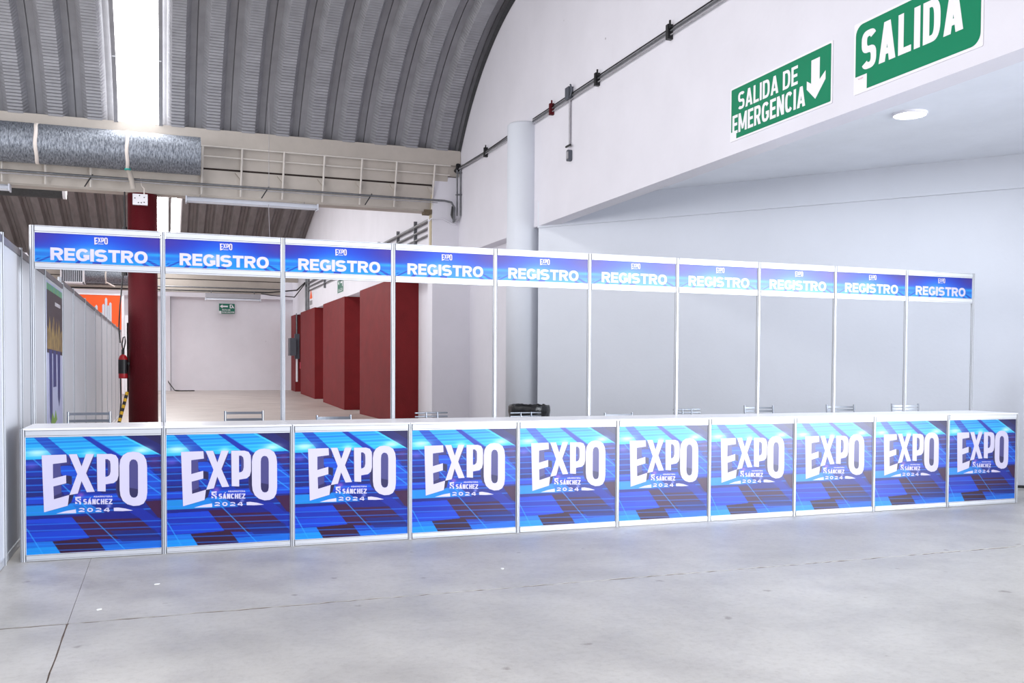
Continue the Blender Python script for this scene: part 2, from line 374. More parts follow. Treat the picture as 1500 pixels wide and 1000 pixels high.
# ---- back wall
w = MB(); w.box(-26, 7.6, 37.2, 37.4, .2, 9.6)
wb = w.build('wall_back', m_wall, kind='structure')
w = MB(); w.box(-26, 7.4, 37.08, 37.2, 4.60, 4.95); w.build('lintel', m_wall, wb)
w = MB(); w.box(1.06, 1.38, 36.9, 37.2, .3, 4.62); w.build('engaged_column', m_wall, wb)
w = MB(); w.box(1.385, 1.40, 37.17, 37.2, .33, 4.6); w.build('joint_line', m_groove, wb)

# ---- wall behind the photographer, open at left, added to block sky reflections in panels
w = MB(); w.box(-5.4, 7.1, -14.2, -14, -.06, 9.6); w.box(-26, -5.4, -14.2, -14, 6.2, 9.6)
w.build('wall_front', m_wall, kind='structure')

# ---- vaulted roof
def arc_profile():
    pts = []
    c = (5.96, 2.555); R = 5.52
    a0 = math.asin((10.40-c[0])/R); a1 = math.asin((7.05-c[0])/R)
    n = 126
    for i in range(n+1):
        a = a0+(a1-a0)*i/n; pts.append((c[0]+R*math.sin(a), c[1]+R*math.cos(a)))
    R2 = 30; s1 = a1; c2 = (pts[-1][0]-R2*math.sin(s1), pts[-1][1]-R2*math.cos(s1))
    for i in range(1, 25):
        a = s1*(1-i/24); pts.append((c2[0]+R2*math.sin(a), c2[1]+R2*math.cos(a)))
    ya = pts[-1][0]
    mir = [(2*ya-y, z) for y, z in pts[:-1][::-1]]
    return pts, ya, mir[:24]+mir[24::20]
prof1, YAP, mir1 = arc_profile()
prof1_all = prof1+mir1
def vault2():
    zc = -23.4; R = math.hypot(12.35, 5.97-zc); out = []
    for i in range(61):
        y = 10.75+(35.3-10.75)*i/60; yy = y-22.95-.08*0
        out.append((y, zc+math.sqrt(R*R-min(abs(yy), 12.35)**2)))
    return out
prof2 = vault2()
def roof_panel(prof, W_, depth, crease, ncrease):
    """one trapezoid roof sheet, width W_, local x from 0 to W_; creased lower pan hangs below the seams"""
    hs, web = .18*W_, .14*W_
    #  x, down, crease weight
    cs = [(0, -.03, 0), (.008, -.03, 0), (.009, 0, 0), (hs, 0, 0), (hs+web*.95, depth, 1), (hs+web*1.05, depth, 1), (W_-hs-web*1.05, depth, 1), (W_-hs-web*.95, depth, 1), (W_-hs, 0, 0), (W_-.009, 0, 0), (W_-.008, -.03, 0), (W_, -.03, 0)]
    cs = [(x, d-depth, c) for x, d, c in cs]
    vs = []; m = len(cs)
    for i, (y, z) in enumerate(prof):
        j = min(i+1, len(prof)-1); k = max(i-1, 0)
        t = Vector((prof[j][0]-prof[k][0], prof[j][1]-prof[k][1])).normalized(); nrm = Vector((-t.y, t.x))
        if nrm.y > 0: nrm = -nrm     # pointing down into the hall
        for x, dn, cw in cs:
            d = dn+(crease*cw*(1 if i % 2 else -1) if i < ncrease else 0)
            vs.append((x, y+nrm.x*d, z+nrm.y*d))
    fs = [(i*m+k, i*m+k+1, (i+1)*m+k+1, (i+1)*m+k) for i in range(len(prof)-1) for k in range(m-1)]
    mb = MB(); mb.add(vs, fs); return mb
ceil = empty('ceiling', (0, 0, 5.97), kind='structure')
W1 = .645
first = roof_panel(prof1_all, W1, .15, .012, 126).build('roof_panel', m_roof, ceil)
def dup_part(o, dx, parent):
    c = o.copy(); COL.objects.link(c); c.parent = parent; c.location = (dx, 0, 0); return c
xs = [-1.1-.645*k for k in range(12)]+[-.455]+[.99+.618, .99+.618+.648, .99+.618+2*.648]
xs = [-.455-.645*k for k in range(14)]+[1.604+.645*k for k in range(9)]
first.location = (xs[0], 0, 0)
for x in xs[1:]: dup_part(first, x, ceil)
r = roof_panel(prof1_all, .614, .15, .012, 126).build('roof_panel', m_roof, ceil); r.location = (.99, 0, 0)
# skylight strip
sk = MB()
m = len(prof1_all)
sk.add([(x, y, z+.05) for y, z in prof1_all for x in (.255, .965)], [(2*i, 2*i+1, 2*i+3, 2*i+2) for i in range(m-1)])
sk.build('skylight_pane', m_sky, ceil)
for xa, xb in ((.19, .262), (.96, 1.03)):
    s = MB(); s.add([(x, y, z+dz) for y, z in prof1_all for x, dz in ((xa, -.02), (xb, -.02), (xb, .06))],
        [f for i in range(m-1) for f in ((3*i, 3*i+1, 3*i+4, 3*i+3), (3*i+1, 3*i+2, 3*i+5, 3*i+4))])
    s.build('skylight_frame', m_roof, ceil)
for y in (9.38, 8.0, 6.0, 3.0, 0, -3):
    z = min(prof1_all, key=lambda q: abs(q[0]-y))[1]
    s = MB(); s.tube([(.2, y, z-.03), (1.01, y, z-.03)], .012, 8); s.build('skylight_crossbar', m_alu, ceil)
# dark flashing where the vault meets the wall
s = MB(); s.add([(x, y, z+dz) for y, z in prof1_all for x, dz in ((6.79, .04), (6.845, -.02), (6.845, .15))],
    [f for i in range(m-1) for f in ((3*i, 3*i+1, 3*i+4, 3*i+3), (3*i+1, 3*i+2, 3*i+5, 3*i+4))])
s.build('roof_edge_flashing', m_roofd, ceil)
# second vault
ceil2 = empty('ceiling', (0, 20, 5.97), kind='structure')
f2 = roof_panel(prof2, .645, .17, 0, 0).build('roof_panel', m_roof2, ceil2)
xs2 = [.16-.645*k for k in range(20)]+[1.56+.645*k for k in range(9)]
f2.location = (xs2[0], 0, 0)
for x in xs2[1:]: dup_part(f2, x, ceil2)
m2 = len(prof2)
for xa, xb in ((.80, 1.27), (1.38, 1.57)):
    s = MB(); s.add([(x, y, z+.03) for y, z in prof2 for x in (xa, xb)], [(2*i, 2*i+1, 2*i+3, 2*i+2) for i in range(m2-1)])
    s.build('skylight_pane', m_sky2, ceil2)
s = MB(); s.add([(x, y, z) for y, z in prof2 for x in (1.26, 1.38)], [(2*i, 2*i+1, 2*i+3, 2*i+2) for i in range(m2-1)])
s.build('skylight_frame', m_roof2, ceil2)

# ================================================================== ROOF BEAMS
def roof_beam(y0, label, full):
    t = empty('roof_beam', (0, y0, 4.74), label, 'beam')
    yz = lambda q, x: (x, y0+q[0], q[1])
    b = MB(); b.prism([(0, 5.97), (0, 5.665), (.03, 5.655), (.06, 5.67), (.06, 5.97)], yz, -12, 6.84); b.build('fascia', m_beam, t)
    b = MB(); b.prism([(.06, 5.9), (.06, 5.66), (.16, 5.27), (.24, 5.27), (.30, 5.9)], yz, -12, 6.60 if full else 6.84)
    b.prism([(.06, 5.9), (.06, 5.66), (.13, 5.46), (.24, 5.46), (.30, 5.9)], yz, 6.60, 6.84); b.build('upper_panel', m_beam, t)
    b = MB(); b.prism([(.17, 5.27), (.17, 5.235), (.30, 5.235), (.30, 5.27)], yz, -12, 6.27); b.build('dark_gap_strip', m_gap, t)  # dark brown strip between the upper and lower panels
    b = MB(); b.prism([(.17, 5.235), (.25, 4.76), (.23, 4.72), (.45, 4.70), (.45, 5.235)], yz, -12, 6.27); b.build('lower_panel', m_beam, t)
    b = MB(); b.box(6.12, 6.27, y0+.16, y0+.4, 4.66, 4.75); b.build('end_shoe', m_rustb, t)
    if full:
        for z, yy in ((5.645, -.012), (5.47, .06)):
            b = MB(); b.tube([(1.7, y0+yy, z), (6.62, y0+yy, z)], .016, 8); b.build('rail', m_rod, t)
        X0s = [1.74, 2.46, 3.25, 4.03, 4.78, 5.49, 6.29]
        xs_ = [-3.9, -3.15, -2.4, -1.65, -.95, -.2]+X0s
        for x in xs_:
            b = MB(); b.tube([(x, y0-.012, 5.66), (x-.02, y0+.17, 4.76)], .02, 8); b.build('upright_rod', m_rod, t)
            b = MB(); b.prism([(0, 5.2), (.0, 5.08), (.10, 5.2)], lambda q, tt, x=x: (x-.02-q[0], y0+.11+tt, q[1]), 0, .1); b.build('bracket', m_beam, t)
    return t
roof_beam(10.30, 'cream steel gutter beam with rod framework at the foot of the near vaulted roof', True)
roof_beam(35.10, 'cream steel roof beam at the far end above the white back wall', False)

# ================================================================== COLUMNS
s = MB(); s.lathe([(.0, 4.70), (.262, 4.70), (.262, 0), (0, 0)], (.665, 10.62, 0), 40)
col = based('red_column', s, m_redc, (.665, 10.62, 0), label='round dark red column under the roof beam behind the leftmost registration bay', cat='column')
s = MB(); s.lathe([(0, 5.60), (.26, 5.60), (.29, 5.57), (.288, 3.86), (.296, 3.80), (.296, 0), (0, 0)], (6.775, 6.44, 0), 48)
colw = based('white_column', s, m_wallb, (6.775, 6.44, 0), label='round white plaster column rising behind the fifth registration bay', cat='column')
reds = [(16.0, 20.6, 7.46, 3.75, 'widest dark red slab pillar, nearest the registration stand'),
        (23.24, 27.7, 7.46, 3.75, 'second dark red slab pillar from the front along the right wall'),
        (29.8, 33.9, 7.46, 3.76, 'third dark red slab pillar, just in front of the grey switch box'),
        (35.7, 37.15, 7.46, 3.76, 'farthest dark red slab pillar carrying the grey switch box')]
for i, (ya, yb, xr, zt, lab) in enumerate(reds):
    z0 = -.02 if ya < 23 else (ya-23)*.39/17-.03
    s = MB(); s.box(6.78, xr, ya, yb, z0, zt+.08)
    based('red_pillar', s, m_red, (7.1, (ya+yb)/2, z0), label=lab, cat='pillar', group='red slab pillars along the right wall')

# ================================================================== REGISTRATION STAND
CH, HH, D = 1.0078, 2.631, .647
def post_profile(r=.02):
    pr = []
    for k in range(8):
        a0 = (k-.5)*PI/4; a1 = (k+.5)*PI/4; am = k*PI/4; q = r/math.cos(PI/8)
        P = (q*math.cos(a0), q*math.sin(a0)); Q = (q*math.cos(a1), q*math.sin(a1))
        pr.append(P)
        for s_, rr in ((.36, r), (.40, r*.62), (.60, r*.62), (.64, r)):
            x = P[0]+(Q[0]-P[0])*s_; y = P[1]+(Q[1]-P[1])*s_
            if rr != r: l = math.hypot(x, y); x, y = x/l*rr, y/l*rr
            pr.append((x, y))
    return pr
def groove_prism(mb, pr, fn, a, b, dark):
    n = len(pr); vs = [fn(p, a) for p in pr]+[fn(p, b) for p in pr]; base = len(mb.f)
    mb.prism(pr, fn, a, b)
    for i in range(n):
        if dark(i): mb.mi[base+i] = 1
def add_post(mb, x, y, z0, z1, r=.02):
    groove_prism(mb, post_profile(r), lambda q, t: (x+q[0], y+q[1], t), z0, z1, lambda i: i % 5 in (1, 2, 3))
def rail_mesh(x0, x1, y, z0, z1, dep=.03):
    mb = MB(); h = z1-z0; s = -1
    pr = [(-dep/2, 0), (-dep/2, h*.18), (-dep/2+.004, h*.185), (-dep/2+.004, h*.225), (-dep/2, h*.23), (-dep/2, h*.86), (-dep/2+.004, h*.865), (-dep/2+.004, h*.905), (-dep/2, h*.91), (-dep/2, h), (dep/2, h), (dep/2, 0)]
    groove_prism(mb, pr, lambda q, t: (t, y+q[0], z0+q[1]), x0, x1, lambda i: i in (1, 2, 3, 5, 6, 7)); return mb

# ---- artwork, painted as vertex colours of a fine print mesh
def inpoly(x, y, poly):
    r = np.zeros(x.shape, bool); n = len(poly); j = n-1
    for i in range(n):
        xi, yi = poly[i]; xj, yj = poly[j]
        c = ((yi > y) != (yj > y))
        with np.errstate(divide='ignore', invalid='ignore'):
            r ^= c & (x < (xj-xi)*(y-yi)/((yj-yi) if yj != yi else 1e-9)+xi)
        j = i
    return r
def segd(x, y, a, b):
    ax, ay = a; bx, by = b; L = (bx-ax)**2+(by-ay)**2
    t = np.clip(((x-ax)*(bx-ax)+(y-ay)*(by-ay))/L, 0, 1)
    return np.hypot(x-(ax+t*(bx-ax)), y-(ay+t*(by-ay)))
def L6(u, v): return 62+820*u, (105-10*u)+v*(800-35*u)
def L5i(x, y):
    u = (x-158)/827; return u, (y-(157-10*u))/(728-37*u)
def rrect(x0, x1, y0, y1, r, n=7, top=None):
    out = []
    for cx, cy, a in ((x1-r, y0+r, -90), (x1-r, y1-r, 0), (x0+r, y1-r, 90), (x0+r, y0+r, 180)):
        for k in range(n+1):
            t = math.radians(a+90*k/n); out.append((cx+r*math.cos(t), cy+r*math.sin(t)))
    return out
EXPO = {
 'E': ([(252, 268), (398, 264), (401, 312), (318, 322), (318, 412), (396, 391), (397, 441), (320, 461), (323, 540), (414, 514), (405, 580), (264, 620)], None),
 'X': ([(413, 263), (462, 262), (490, 338), (517, 262), (566, 262), (517, 380), (569, 494), (521, 497), (489, 428), (466, 505), (416, 514), (464, 385)], None),
 'P': ([(583, 262), (672, 262), (700, 270), (714, 292), (716, 320), (716, 395), (708, 424), (686, 441), (636, 449), (636, 493), (586, 491)],
       [(635, 294), (650, 294), (664, 306), (667, 325), (667, 370), (662, 390), (650, 400), (635, 403)]),
 'O': ([(808, 249), (845, 254), (875, 272), (890, 300), (895, 335), (896, 500), (890, 540), (872, 568), (845, 580), (808, 583), (770, 572), (742, 550), (728, 520), (723, 485), (722, 335), (728, 298), (745, 270), (772, 254)],
       [(810, 296), (825, 300), (835, 314), (838, 335), (838, 500), (834, 520), (824, 530), (810, 532), (796, 528), (786, 512), (783, 492), (783, 335), (786, 312), (797, 299)]),
}
def art_counter(u, v):
    x, y = L6(u, v); yy = y+.04*(x-62)          # follow the slight slant of the printed bands
    C = np.zeros(u.shape+(3,))
    def S(mask, c, a=1.0):
        mm = (mask.astype(float) if mask.dtype == bool else mask)*a
        C[:] = C*(1-mm[..., None])+np.array(c)*mm[..., None]
    hz = 258+0*x; up = yy < 258
    S(np.ones(x.shape), (.03, .17, .62)); 
    t = np.clip((yy-105)/150, 0, 1)
    S(up, (.0, .55, .90)); S(up*t, (.25, .78, .97), .55)
    for k, yl in enumerate((118, 138, 158, 182, 206, 232)): S(np.exp(-((yy-yl)/3.2)**2)*up, (.45, .86, 1.), .55)
    S(np.exp(-((yy-148)/9)**2)*up, (.0, .42, .86), .6); S(np.exp(-((yy-192)/8)**2)*up, (.0, .45, .88), .5)
    mid = (yy >= 258) & (yy < 640)
    S(mid, (.02, .10, .52))
    rr = random.Random(3)
    for a, b, c in ((258, 290, (.05, .22, .72)), (330, 372, (.03, .14, .62)), (420, 465, (.02, .10, .55)), (512, 560, (.04, .22, .78)), (465, 512, (.02, .07, .45))):
        S((yy > a) & (yy < b), c)
    # right side blocks, lit blue tiles
    S(inpoly(x, y, [(560, 300), (780, 300), (880, 395), (880, 500), (700, 500)]) & mid, (.04, .30, .85), .8)
    S(inpoly(x, y, [(230, 300), (330, 300), (440, 430), (330, 430)]) & mid, (.05, .30, .86), .8)
    S(inpoly(x, y, [(250, 430), (460, 430), (540, 520), (300, 520)]) & mid, (.03, .20, .72), .6)
    S(inpoly(x, y, [(770, 250), (880, 240), (880, 340), (840, 340)]), (.22, .08, .42), .85)
    S(inpoly(x, y, [(62, 575), (330, 560), (400, 640), (62, 640)]) & mid, (.02, .55, .90), .9)
    S(inpoly(x, y, [(230, 560), (420, 548), (560, 640), (300, 640)]) & mid, (.02, .48, .88), .8)
    # upper shards
    S(inpoly(x, y, [(105, 100), (185, 100), (330, 245), (235, 250)]), (.06, .25, .72))
    S(inpoly(x, y, [(390, 98), (437, 98), (650, 245), (585, 250)]), (.03, .16, .66))
    S(segd(x, y, (437, 98), (655, 250)) < 3, (.1, .5, .9), .8)
    S(inpoly(x, y, [(648, 94), (884, 90), (884, 232)]), (.10, .08, .40))
    S(inpoly(x, y, [(760, 92), (884, 90), (884, 165)]), (.14, .04, .25), .6)
    for yl in (118, 140, 165, 188): S(np.exp(-((yy-yl)/3.)**2)*inpoly(x, y, [(105, 100), (185, 100), (330, 245), (235, 250)]), (.1, .5, .9), .6)
    S(segd(x, y, (636, 98), (884, 235)) < 4, (.35, .8, 1.), .8)
    S(np.exp(-((yy-264)/6)**2), (.01, .06, .45), .6)
    # bands of light lines
    for yl in (293, 340, 385, 432, 478, 524, 572, 618):
        S(np.exp(-((yy-yl-.012*(x-62))/3.6)**2), (.10, .50, .95), .85)
    # lower field
    low = yy >= 640
    S(low, (.02, .12, .60)); S(low & (yy > 640) & (yy < 690), (.02, .06, .50))
    S(inpoly(x, y, [(62, 665), (350, 650), (440, 795), (62, 818)]), (.02, .22, .80))
    S(inpoly(x, y, [(62, 690), (375, 690), (400, 735), (62, 755)]), (.02, .15, .68))
    S(inpoly(x, y, [(62, 820), (220, 812), (270, 905), (62, 910)]), (.02, .42, .88))
    S(inpoly(x, y, [(62, 860), (240, 850), (270, 905), (62, 910)]), (.03, .55, .93))
    S(inpoly(x, y, [(455, 795), (884, 760), (884, 870), (530, 885)]), (.02, .20, .70))
    S(inpoly(x, y, [(490, 845), (884, 815), (884, 870), (530, 885)]), (.02, .45, .90), .75)
    S(inpoly(x, y, [(328, 645), (430, 640), (462, 668), (742, 660), (880, 790), (620, 800), (455, 800), (440, 795)]), (.25, .0, .24))
    S(inpoly(x, y, [(560, 745), (840, 735), (880, 790), (884, 815), (640, 822)]), (.05, .10, .48), .8)
    S(inpoly(x, y, [(215, 815), (470, 788), (532, 876), (262, 894)]), (.22, .0, .18))
    S(inpoly(x, y, [(775, 545), (884, 540), (884, 665), (860, 655)]), (.25, .0, .24))
    S(inpoly(x, y, [(640, 590), (760, 590), (884, 690), (884, 780), (790, 690)]), (.03, .12, .62), .9)
    for yl in (700, 742, 790, 838, 880):
        S(np.exp(-((yy-yl-.012*(x-62))/3.6)**2)*(yy > 640), (.10, .48, .95), .75)
    # long thin diagonals
    for a, b in (((108, 255), (240, 395)), ((250, 400), (420, 590)), ((420, 620), (650, 870)), ((430, 290), (540, 395)), ((780, 340), (884, 415)), ((66, 728), (160, 905)), ((790, 430), (884, 500))):
        S(np.exp(-(segd(x, y, a, b)/3.6)**2), (.20, .62, .98), .8)
    # extruded sides of the big letters, one vanishing point under the logo
    U, V = u, v
    for k in range(22):
        s = 1-.15*(1-k/21); q = k/21
        for nm, (po, ho) in EXPO.items():
            tr = lambda p: L5i(560+(p[0]-560)*s, 420+(p[1]-420)*s)
            mk = inpoly(U, V, [tr(p) for p in po])
            if ho: mk &= ~inpoly(U, V, [tr(p) for p in ho])
            S(mk, (.20+.10*q, .12+.12*q, .40+.12*q))
    PU = (.33, .26, .52); PD = (.14, .08, .28)
    def Q(pts, c, a=1.): S(inpoly(U, V, [L5i(*p) for p in pts]), c, a)
    Q([(318, 322), (363, 320), (366, 402), (318, 412)], PU); Q([(320, 461), (366, 448), (370, 540), (323, 556)], PU); Q([(320, 520), (369, 500), (370, 540), (323, 556)], PD, .6)
    Q([(397, 396), (431, 398), (431, 452), (397, 441)], PD, .9); Q([(323, 556), (372, 530), (446, 506), (414, 516)], (.45, .38, .62)); Q([(414, 515), (444, 507), (428, 556), (405, 580)], PD)
    Q([(783, 335), (786, 312), (797, 299), (810, 296), (825, 300), (835, 314), (838, 335), (838, 500), (834, 520), (810, 532), (786, 512), (783, 492)], PU)
    Q([(783, 470), (838, 480), (834, 520), (810, 532), (786, 512)], PD, .7); Q([(722, 335), (715, 345), (705, 400), (705, 480), (716, 520), (745, 552), (728, 520)], PD, .8)
    Q([(650, 296), (664, 306), (667, 325), (667, 370), (662, 390), (650, 396)], PU, .9)
    # floor glow under E
    S(np.exp(-((x-130)/75)**2-((yy-213)/26)**2), (.92, .95, 1.), .85); S(np.exp(-((x-760)/60)**2-((yy-225)/24)**2), (.92, .95, 1.), .85)
    S(np.exp(-((x-440)/40)**2-((yy-232)/22)**2), (.8, .93, 1.), .7); S(np.exp(-((x-95)/45)**2-((yy-300)/22)**2), (.55, .35, .85), .6)
    S(np.exp(-((x-385)/24)**2-((yy-512)/20)**2), (.85, .35, .8), .6); S(np.exp(-((x-556)/14)**2-((yy-595)/14)**2), (.85, .7, 1.), .6)
    S(np.exp(-((x-840)/30)**2-((yy-300)/14)**2), (.5, .25, .6), .5)
    return C
def art_header(u, v):
    C = np.zeros(u.shape+(3,))
    def S(mm, c, a=1.0):
        mm = np.asarray(mm, float)*a; C[:] = C*(1-mm[..., None])+np.array(c)*mm[..., None]
    S(np.ones(u.shape), (.02, .22, .80)); S(np.clip(v*1.3-.25, 0, 1), (.0, .55, .92))
    r = np.hypot((u-.45)*1.6, (v-.62)*.8); S(np.exp(-(r/.42)**2), (.0, .50, .92), .7)
    S(np.clip(1-v*1.7, 0, 1)*np.clip(abs(u-.45)*1.6, 0, 1), (.05, .10, .70), 1)
    S(np.exp(-(u/.22)**2-((v-.05)/.5)**2), (.27, .14, .60), .85); S(np.exp(-((u-1)/.22)**2-((v-.1)/.5)**2), (.30, .15, .58), .85)
    e = np.clip(abs(u-.47)*2.4-.25, 0, 1)
    S(np.exp(-((v-.60)/.07)**2)*e, (.10, .66, .95), .8)
    S(np.exp(-((v-.70)/.05)**2)*e, (.03, .40, .82), .5)
    S(np.exp(-((v-.62)/.16)**2-((u-.42)/.13)**2), (.72, .72, .98), .75)
    for po in ([(-.0, 1.0), (.03, 1.), (.14, .78), (.11, .78)], [(.15, 1.), (.19, 1.), (.22, .9), (.18, .9)], [(.31, 1.), (.345, 1.), (.36, .9), (.335, .9)],
               [(.45, 1.), (.52, 1.), (.52, .93), (.45, .93)], [(.88, .80), (.9, .78), (1., .97), (1., 1.05), (.96, 1.)], [(.83, .88), (.86, .88), (.92, 1.), (.87, 1.)], [(.02, .86), (.05, .86), (.0, .95)]):
        S(inpoly(u, v, po), (.03, .16, .66), .9)
    for vl in (.80, .87, .94): S(np.exp(-((v-vl)/.012)**2)*e, (.2, .75, 1.), .5)
    return C
def print_mesh(name, w, h, nu, nv, art):
    u = np.linspace(0, 1, nu+1); v = np.linspace(0, 1, nv+1); U, V = np.meshgrid(u, v)
    acc = 0
    for a, b in ((-.25, -.25), (.25, -.25), (-.25, .25), (.25, .25)): acc = acc+art(U+a/nu, V+b/nv)
    c = np.clip(acc/4, 0, 1); c[..., 0] = np.clip(c[..., 0]-.03, 0, 1)*.9; c[..., 2] *= .95; c = c*.94; c = np.where(c <= .04045, c/12.92, ((c+.055)/1.055)**2.4)
    co = np.stack([U*w, np.zeros_like(U), (1-V)*h], -1).reshape(-1, 3)
    i = np.arange(nv)[:, None]*(nu+1)+np.arange(nu)[None, :]
    f = np.stack([i, i+nu+1, i+nu+2, i+1], -1).reshape(-1, 4)
    me = bpy.data.meshes.new(name); me.vertices.add(len(co)); me.vertices.foreach_set('co', co.ravel())
    me.loops.add(f.size); me.loops.foreach_set('vertex_index', f.ravel().astype(np.int32))
    me.polygons.add(len(f)); me.polygons.foreach_set('loop_start', np.arange(0, f.size, 4, dtype=np.int32))
    me.update(calc_edges=True); me.validate()
    at = me.color_attributes.new('print', 'FLOAT_COLOR', 'POINT')
    at.data.foreach_set('color', np.concatenate([c.reshape(-1, 3), np.ones((len(co), 1))], 1).ravel())
    me.materials.append(m_print); return me

# panel sizes, counters
PX0, PX1 = .02, .98; PW = PX1-PX0; CZ0, CZ1 = .052, .945; PH = CZ1-CZ0
counter_print = print_mesh('graphic_panel', PW, PH, 300, 270, art_counter)
HZ0, HZ1 = 2.333, 2.573; HPH = HZ1-HZ0
header_print = print_mesh('sign_panel', PW, HPH, 300, 78, art_header)
def poly_mesh(mb, po, ho, fn):
    """flat polygon with optional hole, triangulated through mathutils"""
    from mathutils.geometry import tessellate_polygon
    loops = [[Vector((p[0], p[1], 0)) for p in po]]+([[Vector((p[0], p[1], 0)) for p in ho]] if ho else [])
    tri = tessellate_polygon(loops); pts = [p for l in loops for p in l]
    mb.add([fn(p.x, p.y) for p in pts], tri)
def fit_uv(w, h, x0=0, z0=0, y=0):
    return lambda u, v: (x0+u*w, y, z0+(1-v)*h)
def expo_letters(fn5):
    mb = MB()
    for nm, (po, ho) in EXPO.items(): poly_mesh(mb, po, ho, lambda x, y: fn5(*L5i(x, y)))
    return mb

def make_counter():
    t = empty('registration_counter', (0, -D, 0))
    p = MB(); add_post(p, 0, 0, 0, CH); p.build('post', [m_alu, m_groove], t, local=True)
    p = MB(); add_post(p, 0, D-.04, 0, CH-.025, .012); p.build('rear_post', [m_alu, m_groove], t, local=True)
    rail_mesh(.021, .979, 0, CZ1, 1.0, .034).build('top_rail', [m_alu, m_groove], t, local=True)
    rail_mesh(.021, .979, 0, .004, CZ0, .034).build('bottom_rail', [m_alu, m_groove], t, local=True)
    g = bpy.data.objects.new('graphic_panel', counter_print); COL.objects.link(g); g.parent = t; g.location = (PX0, -.004, CZ0); ORG[g] = Vector((0, 0, 0))
    b = MB(); b.box(.0, PW, .0005, .003, 0, PH); b.build('backing_board', m_melamine, g, local=True)
    fn = lambda u, v: (u*PW, -.0012, (1-v)*PH)
    expo_letters(fn).build('expo_lettering', m_letter, g, local=True)
    s = MB(); F6 = lambda x, y: fn((x-62)/820, (y-(105-10*(x-62)/820))/(800-35*(x-62)/820))
    TEXT_ASPECT[0] = 1.0
    put_text(s, 'SÁNCHEZ', F6, 400, 577, 563, 527, .24, .1, 3.)
    put_text(s, 'ABARROTERA', F6, 462, 577, 516, 505, .22, .12, 3.)
    put_text(s, '2024', F6, 372, 560, 615, 587, .30, .55, 2.2)
    # square emblem with an S-shaped gap
    for q in ([(352, 512), (386, 509), (386, 520), (364, 523), (364, 530), (386, 544), (386, 562), (378, 564), (374, 548), (352, 534)], [(352, 542), (368, 556), (352, 560)], [(371, 527), (386, 525), (386, 537)]):
        poly_mesh(s, q, None, F6)
    poly_mesh(s, [(238, 625), (300, 606), (355, 596), (357, 622)], None, F6)
    poly_mesh(s, [(585, 588), (610, 586), (655, 593), (704, 607), (640, 611), (586, 610)], None, F6)
    s.build('small_print', m_letter, g, local=True)
    w = MB(); w.box(.002, .998, -.02, D-.0215, 1.0, CH+.004); w.build('worktop', m_melamine, t, local=True)
    return t
CL = ['leftmost white registration counter with blue EXPO graphic, beside the grey partition',
 'second registration counter from the left, before the two-rail chair and the far floor',
 'third registration counter from the left, in front of the chair with a solid metal backrest',
 'fourth registration counter from the left, in front of the dark red slab pillars',
 'fifth registration counter from the left, in front of the black bin',
 'sixth registration counter from the left, its blue graphic partly washed out by glare',
 'seventh registration counter from the left, glare bleaching its EXPO graphic',
 'eighth registration counter from the left, third from the right end, strongly bleached by glare',
 'ninth registration counter, last but one at the right, bleached by glare',
 'rightmost registration counter, deep blue graphic and grey rails ending the row']
c0 = make_counter()
counters = [c0]+[copy_tree(c0) for _ in range(9)]
for i, c in enumerate(counters):
    c.location = (i, -D, 0); tag(c, CL[i], 'counter', 'registration counters in a row'); ORG[c] = Vector((i, -D, 0))
# closing sides
for c, x, nm in ((counters[0], 0, 0), (counters[9], 1.0, 1)):
    s = MB(); s.box(x-.003, x+.003, .02, D-.05, .05, .95); s.build('side_board', m_side, c, local=True)
    for z0, z1 in ((.004, .05), (.95, 1.0)):
        s = MB(); s.box(x-.015, x+.015, .02, D-.05, z0, z1); s.build('side_rail', m_alu, c, local=True)
s = MB(); add_post(s, 1.0, 0, 0, CH); s.build('post', [m_alu, m_groove], counters[9], local=True)
s = MB(); add_post(s, 1.0, D-.04, 0, CH-.025, .012); s.build('rear_post', [m_alu, m_groove], counters[9], local=True)

def make_header():
    t = empty('header_frame', (0, 0, 0))
    p = MB(); add_post(p, 0, 0, 0, HH); p.build('post', [m_alu, m_groove], t, local=True)
    rail_mesh(.021, .979, 0, HZ1, HH, .034).build('top_rail', [m_alu, m_groove], t, local=True)
    rail_mesh(.021, .979, 0, 2.278, HZ0, .034).build('bottom_rail', [m_alu, m_groove], t, local=True)
    g = bpy.data.objects.new('sign_panel', header_print); COL.objects.link(g); g.parent = t; g.location = (PX0, -.004, HZ0); ORG[g] = Vector((0, 0, 0))
    b = MB(); b.box(.0, PW, .0005, .003, 0, HPH); b.build('backing_board', m_melamine, g, local=True)
    fn = lambda u, v: (u*PW, -.0012, (1-v)*HPH)
    TEXT_ASPECT[0] = PW/HPH
    s = MB(); put_text(s, 'REGISTRO', fn, .12, .895, .915, .485, .27, .06, 2.2); s.build('registro_lettering', m_letter, g, local=True)
    u0, u1, v0, v1 = .462, .573, .06, .34
    sh = MB()
    for nm, (po, ho) in EXPO.items():
        for sc_ in (.93,):
            poly_mesh(sh, [(560+(a-560)*1.04, 420+(b-420)*1.10) for a, b in po], None, lambda x, y: (lambda p: (p[0], -.0006, p[2]))(fn(u0+(x-240)/(900-240)*(u1-u0), v0+(y-245)/(640-245)*(v1-v0))))
    sh.build('logo_shadow', mat('logo_purple', rgb(60, 40, 120), .3), g, local=True)
    lg = MB()
    for nm, (po, ho) in EXPO.items():
        poly_mesh(lg, po, ho, lambda x, y: fn(u0+(x-240)/(900-240)*(u1-u0), v0+(y-245)/(640-245)*(v1-v0)))
    poly_mesh(lg, [(430, 560), (690, 560), (690, 585), (430, 585)], None, lambda x, y: fn(u0+(x-240)/(900-240)*(u1-u0), v0+(y-245)/(640-245)*(v1-v0)))
    lg.build('small_logo', m_letter, g, local=True)
    return t
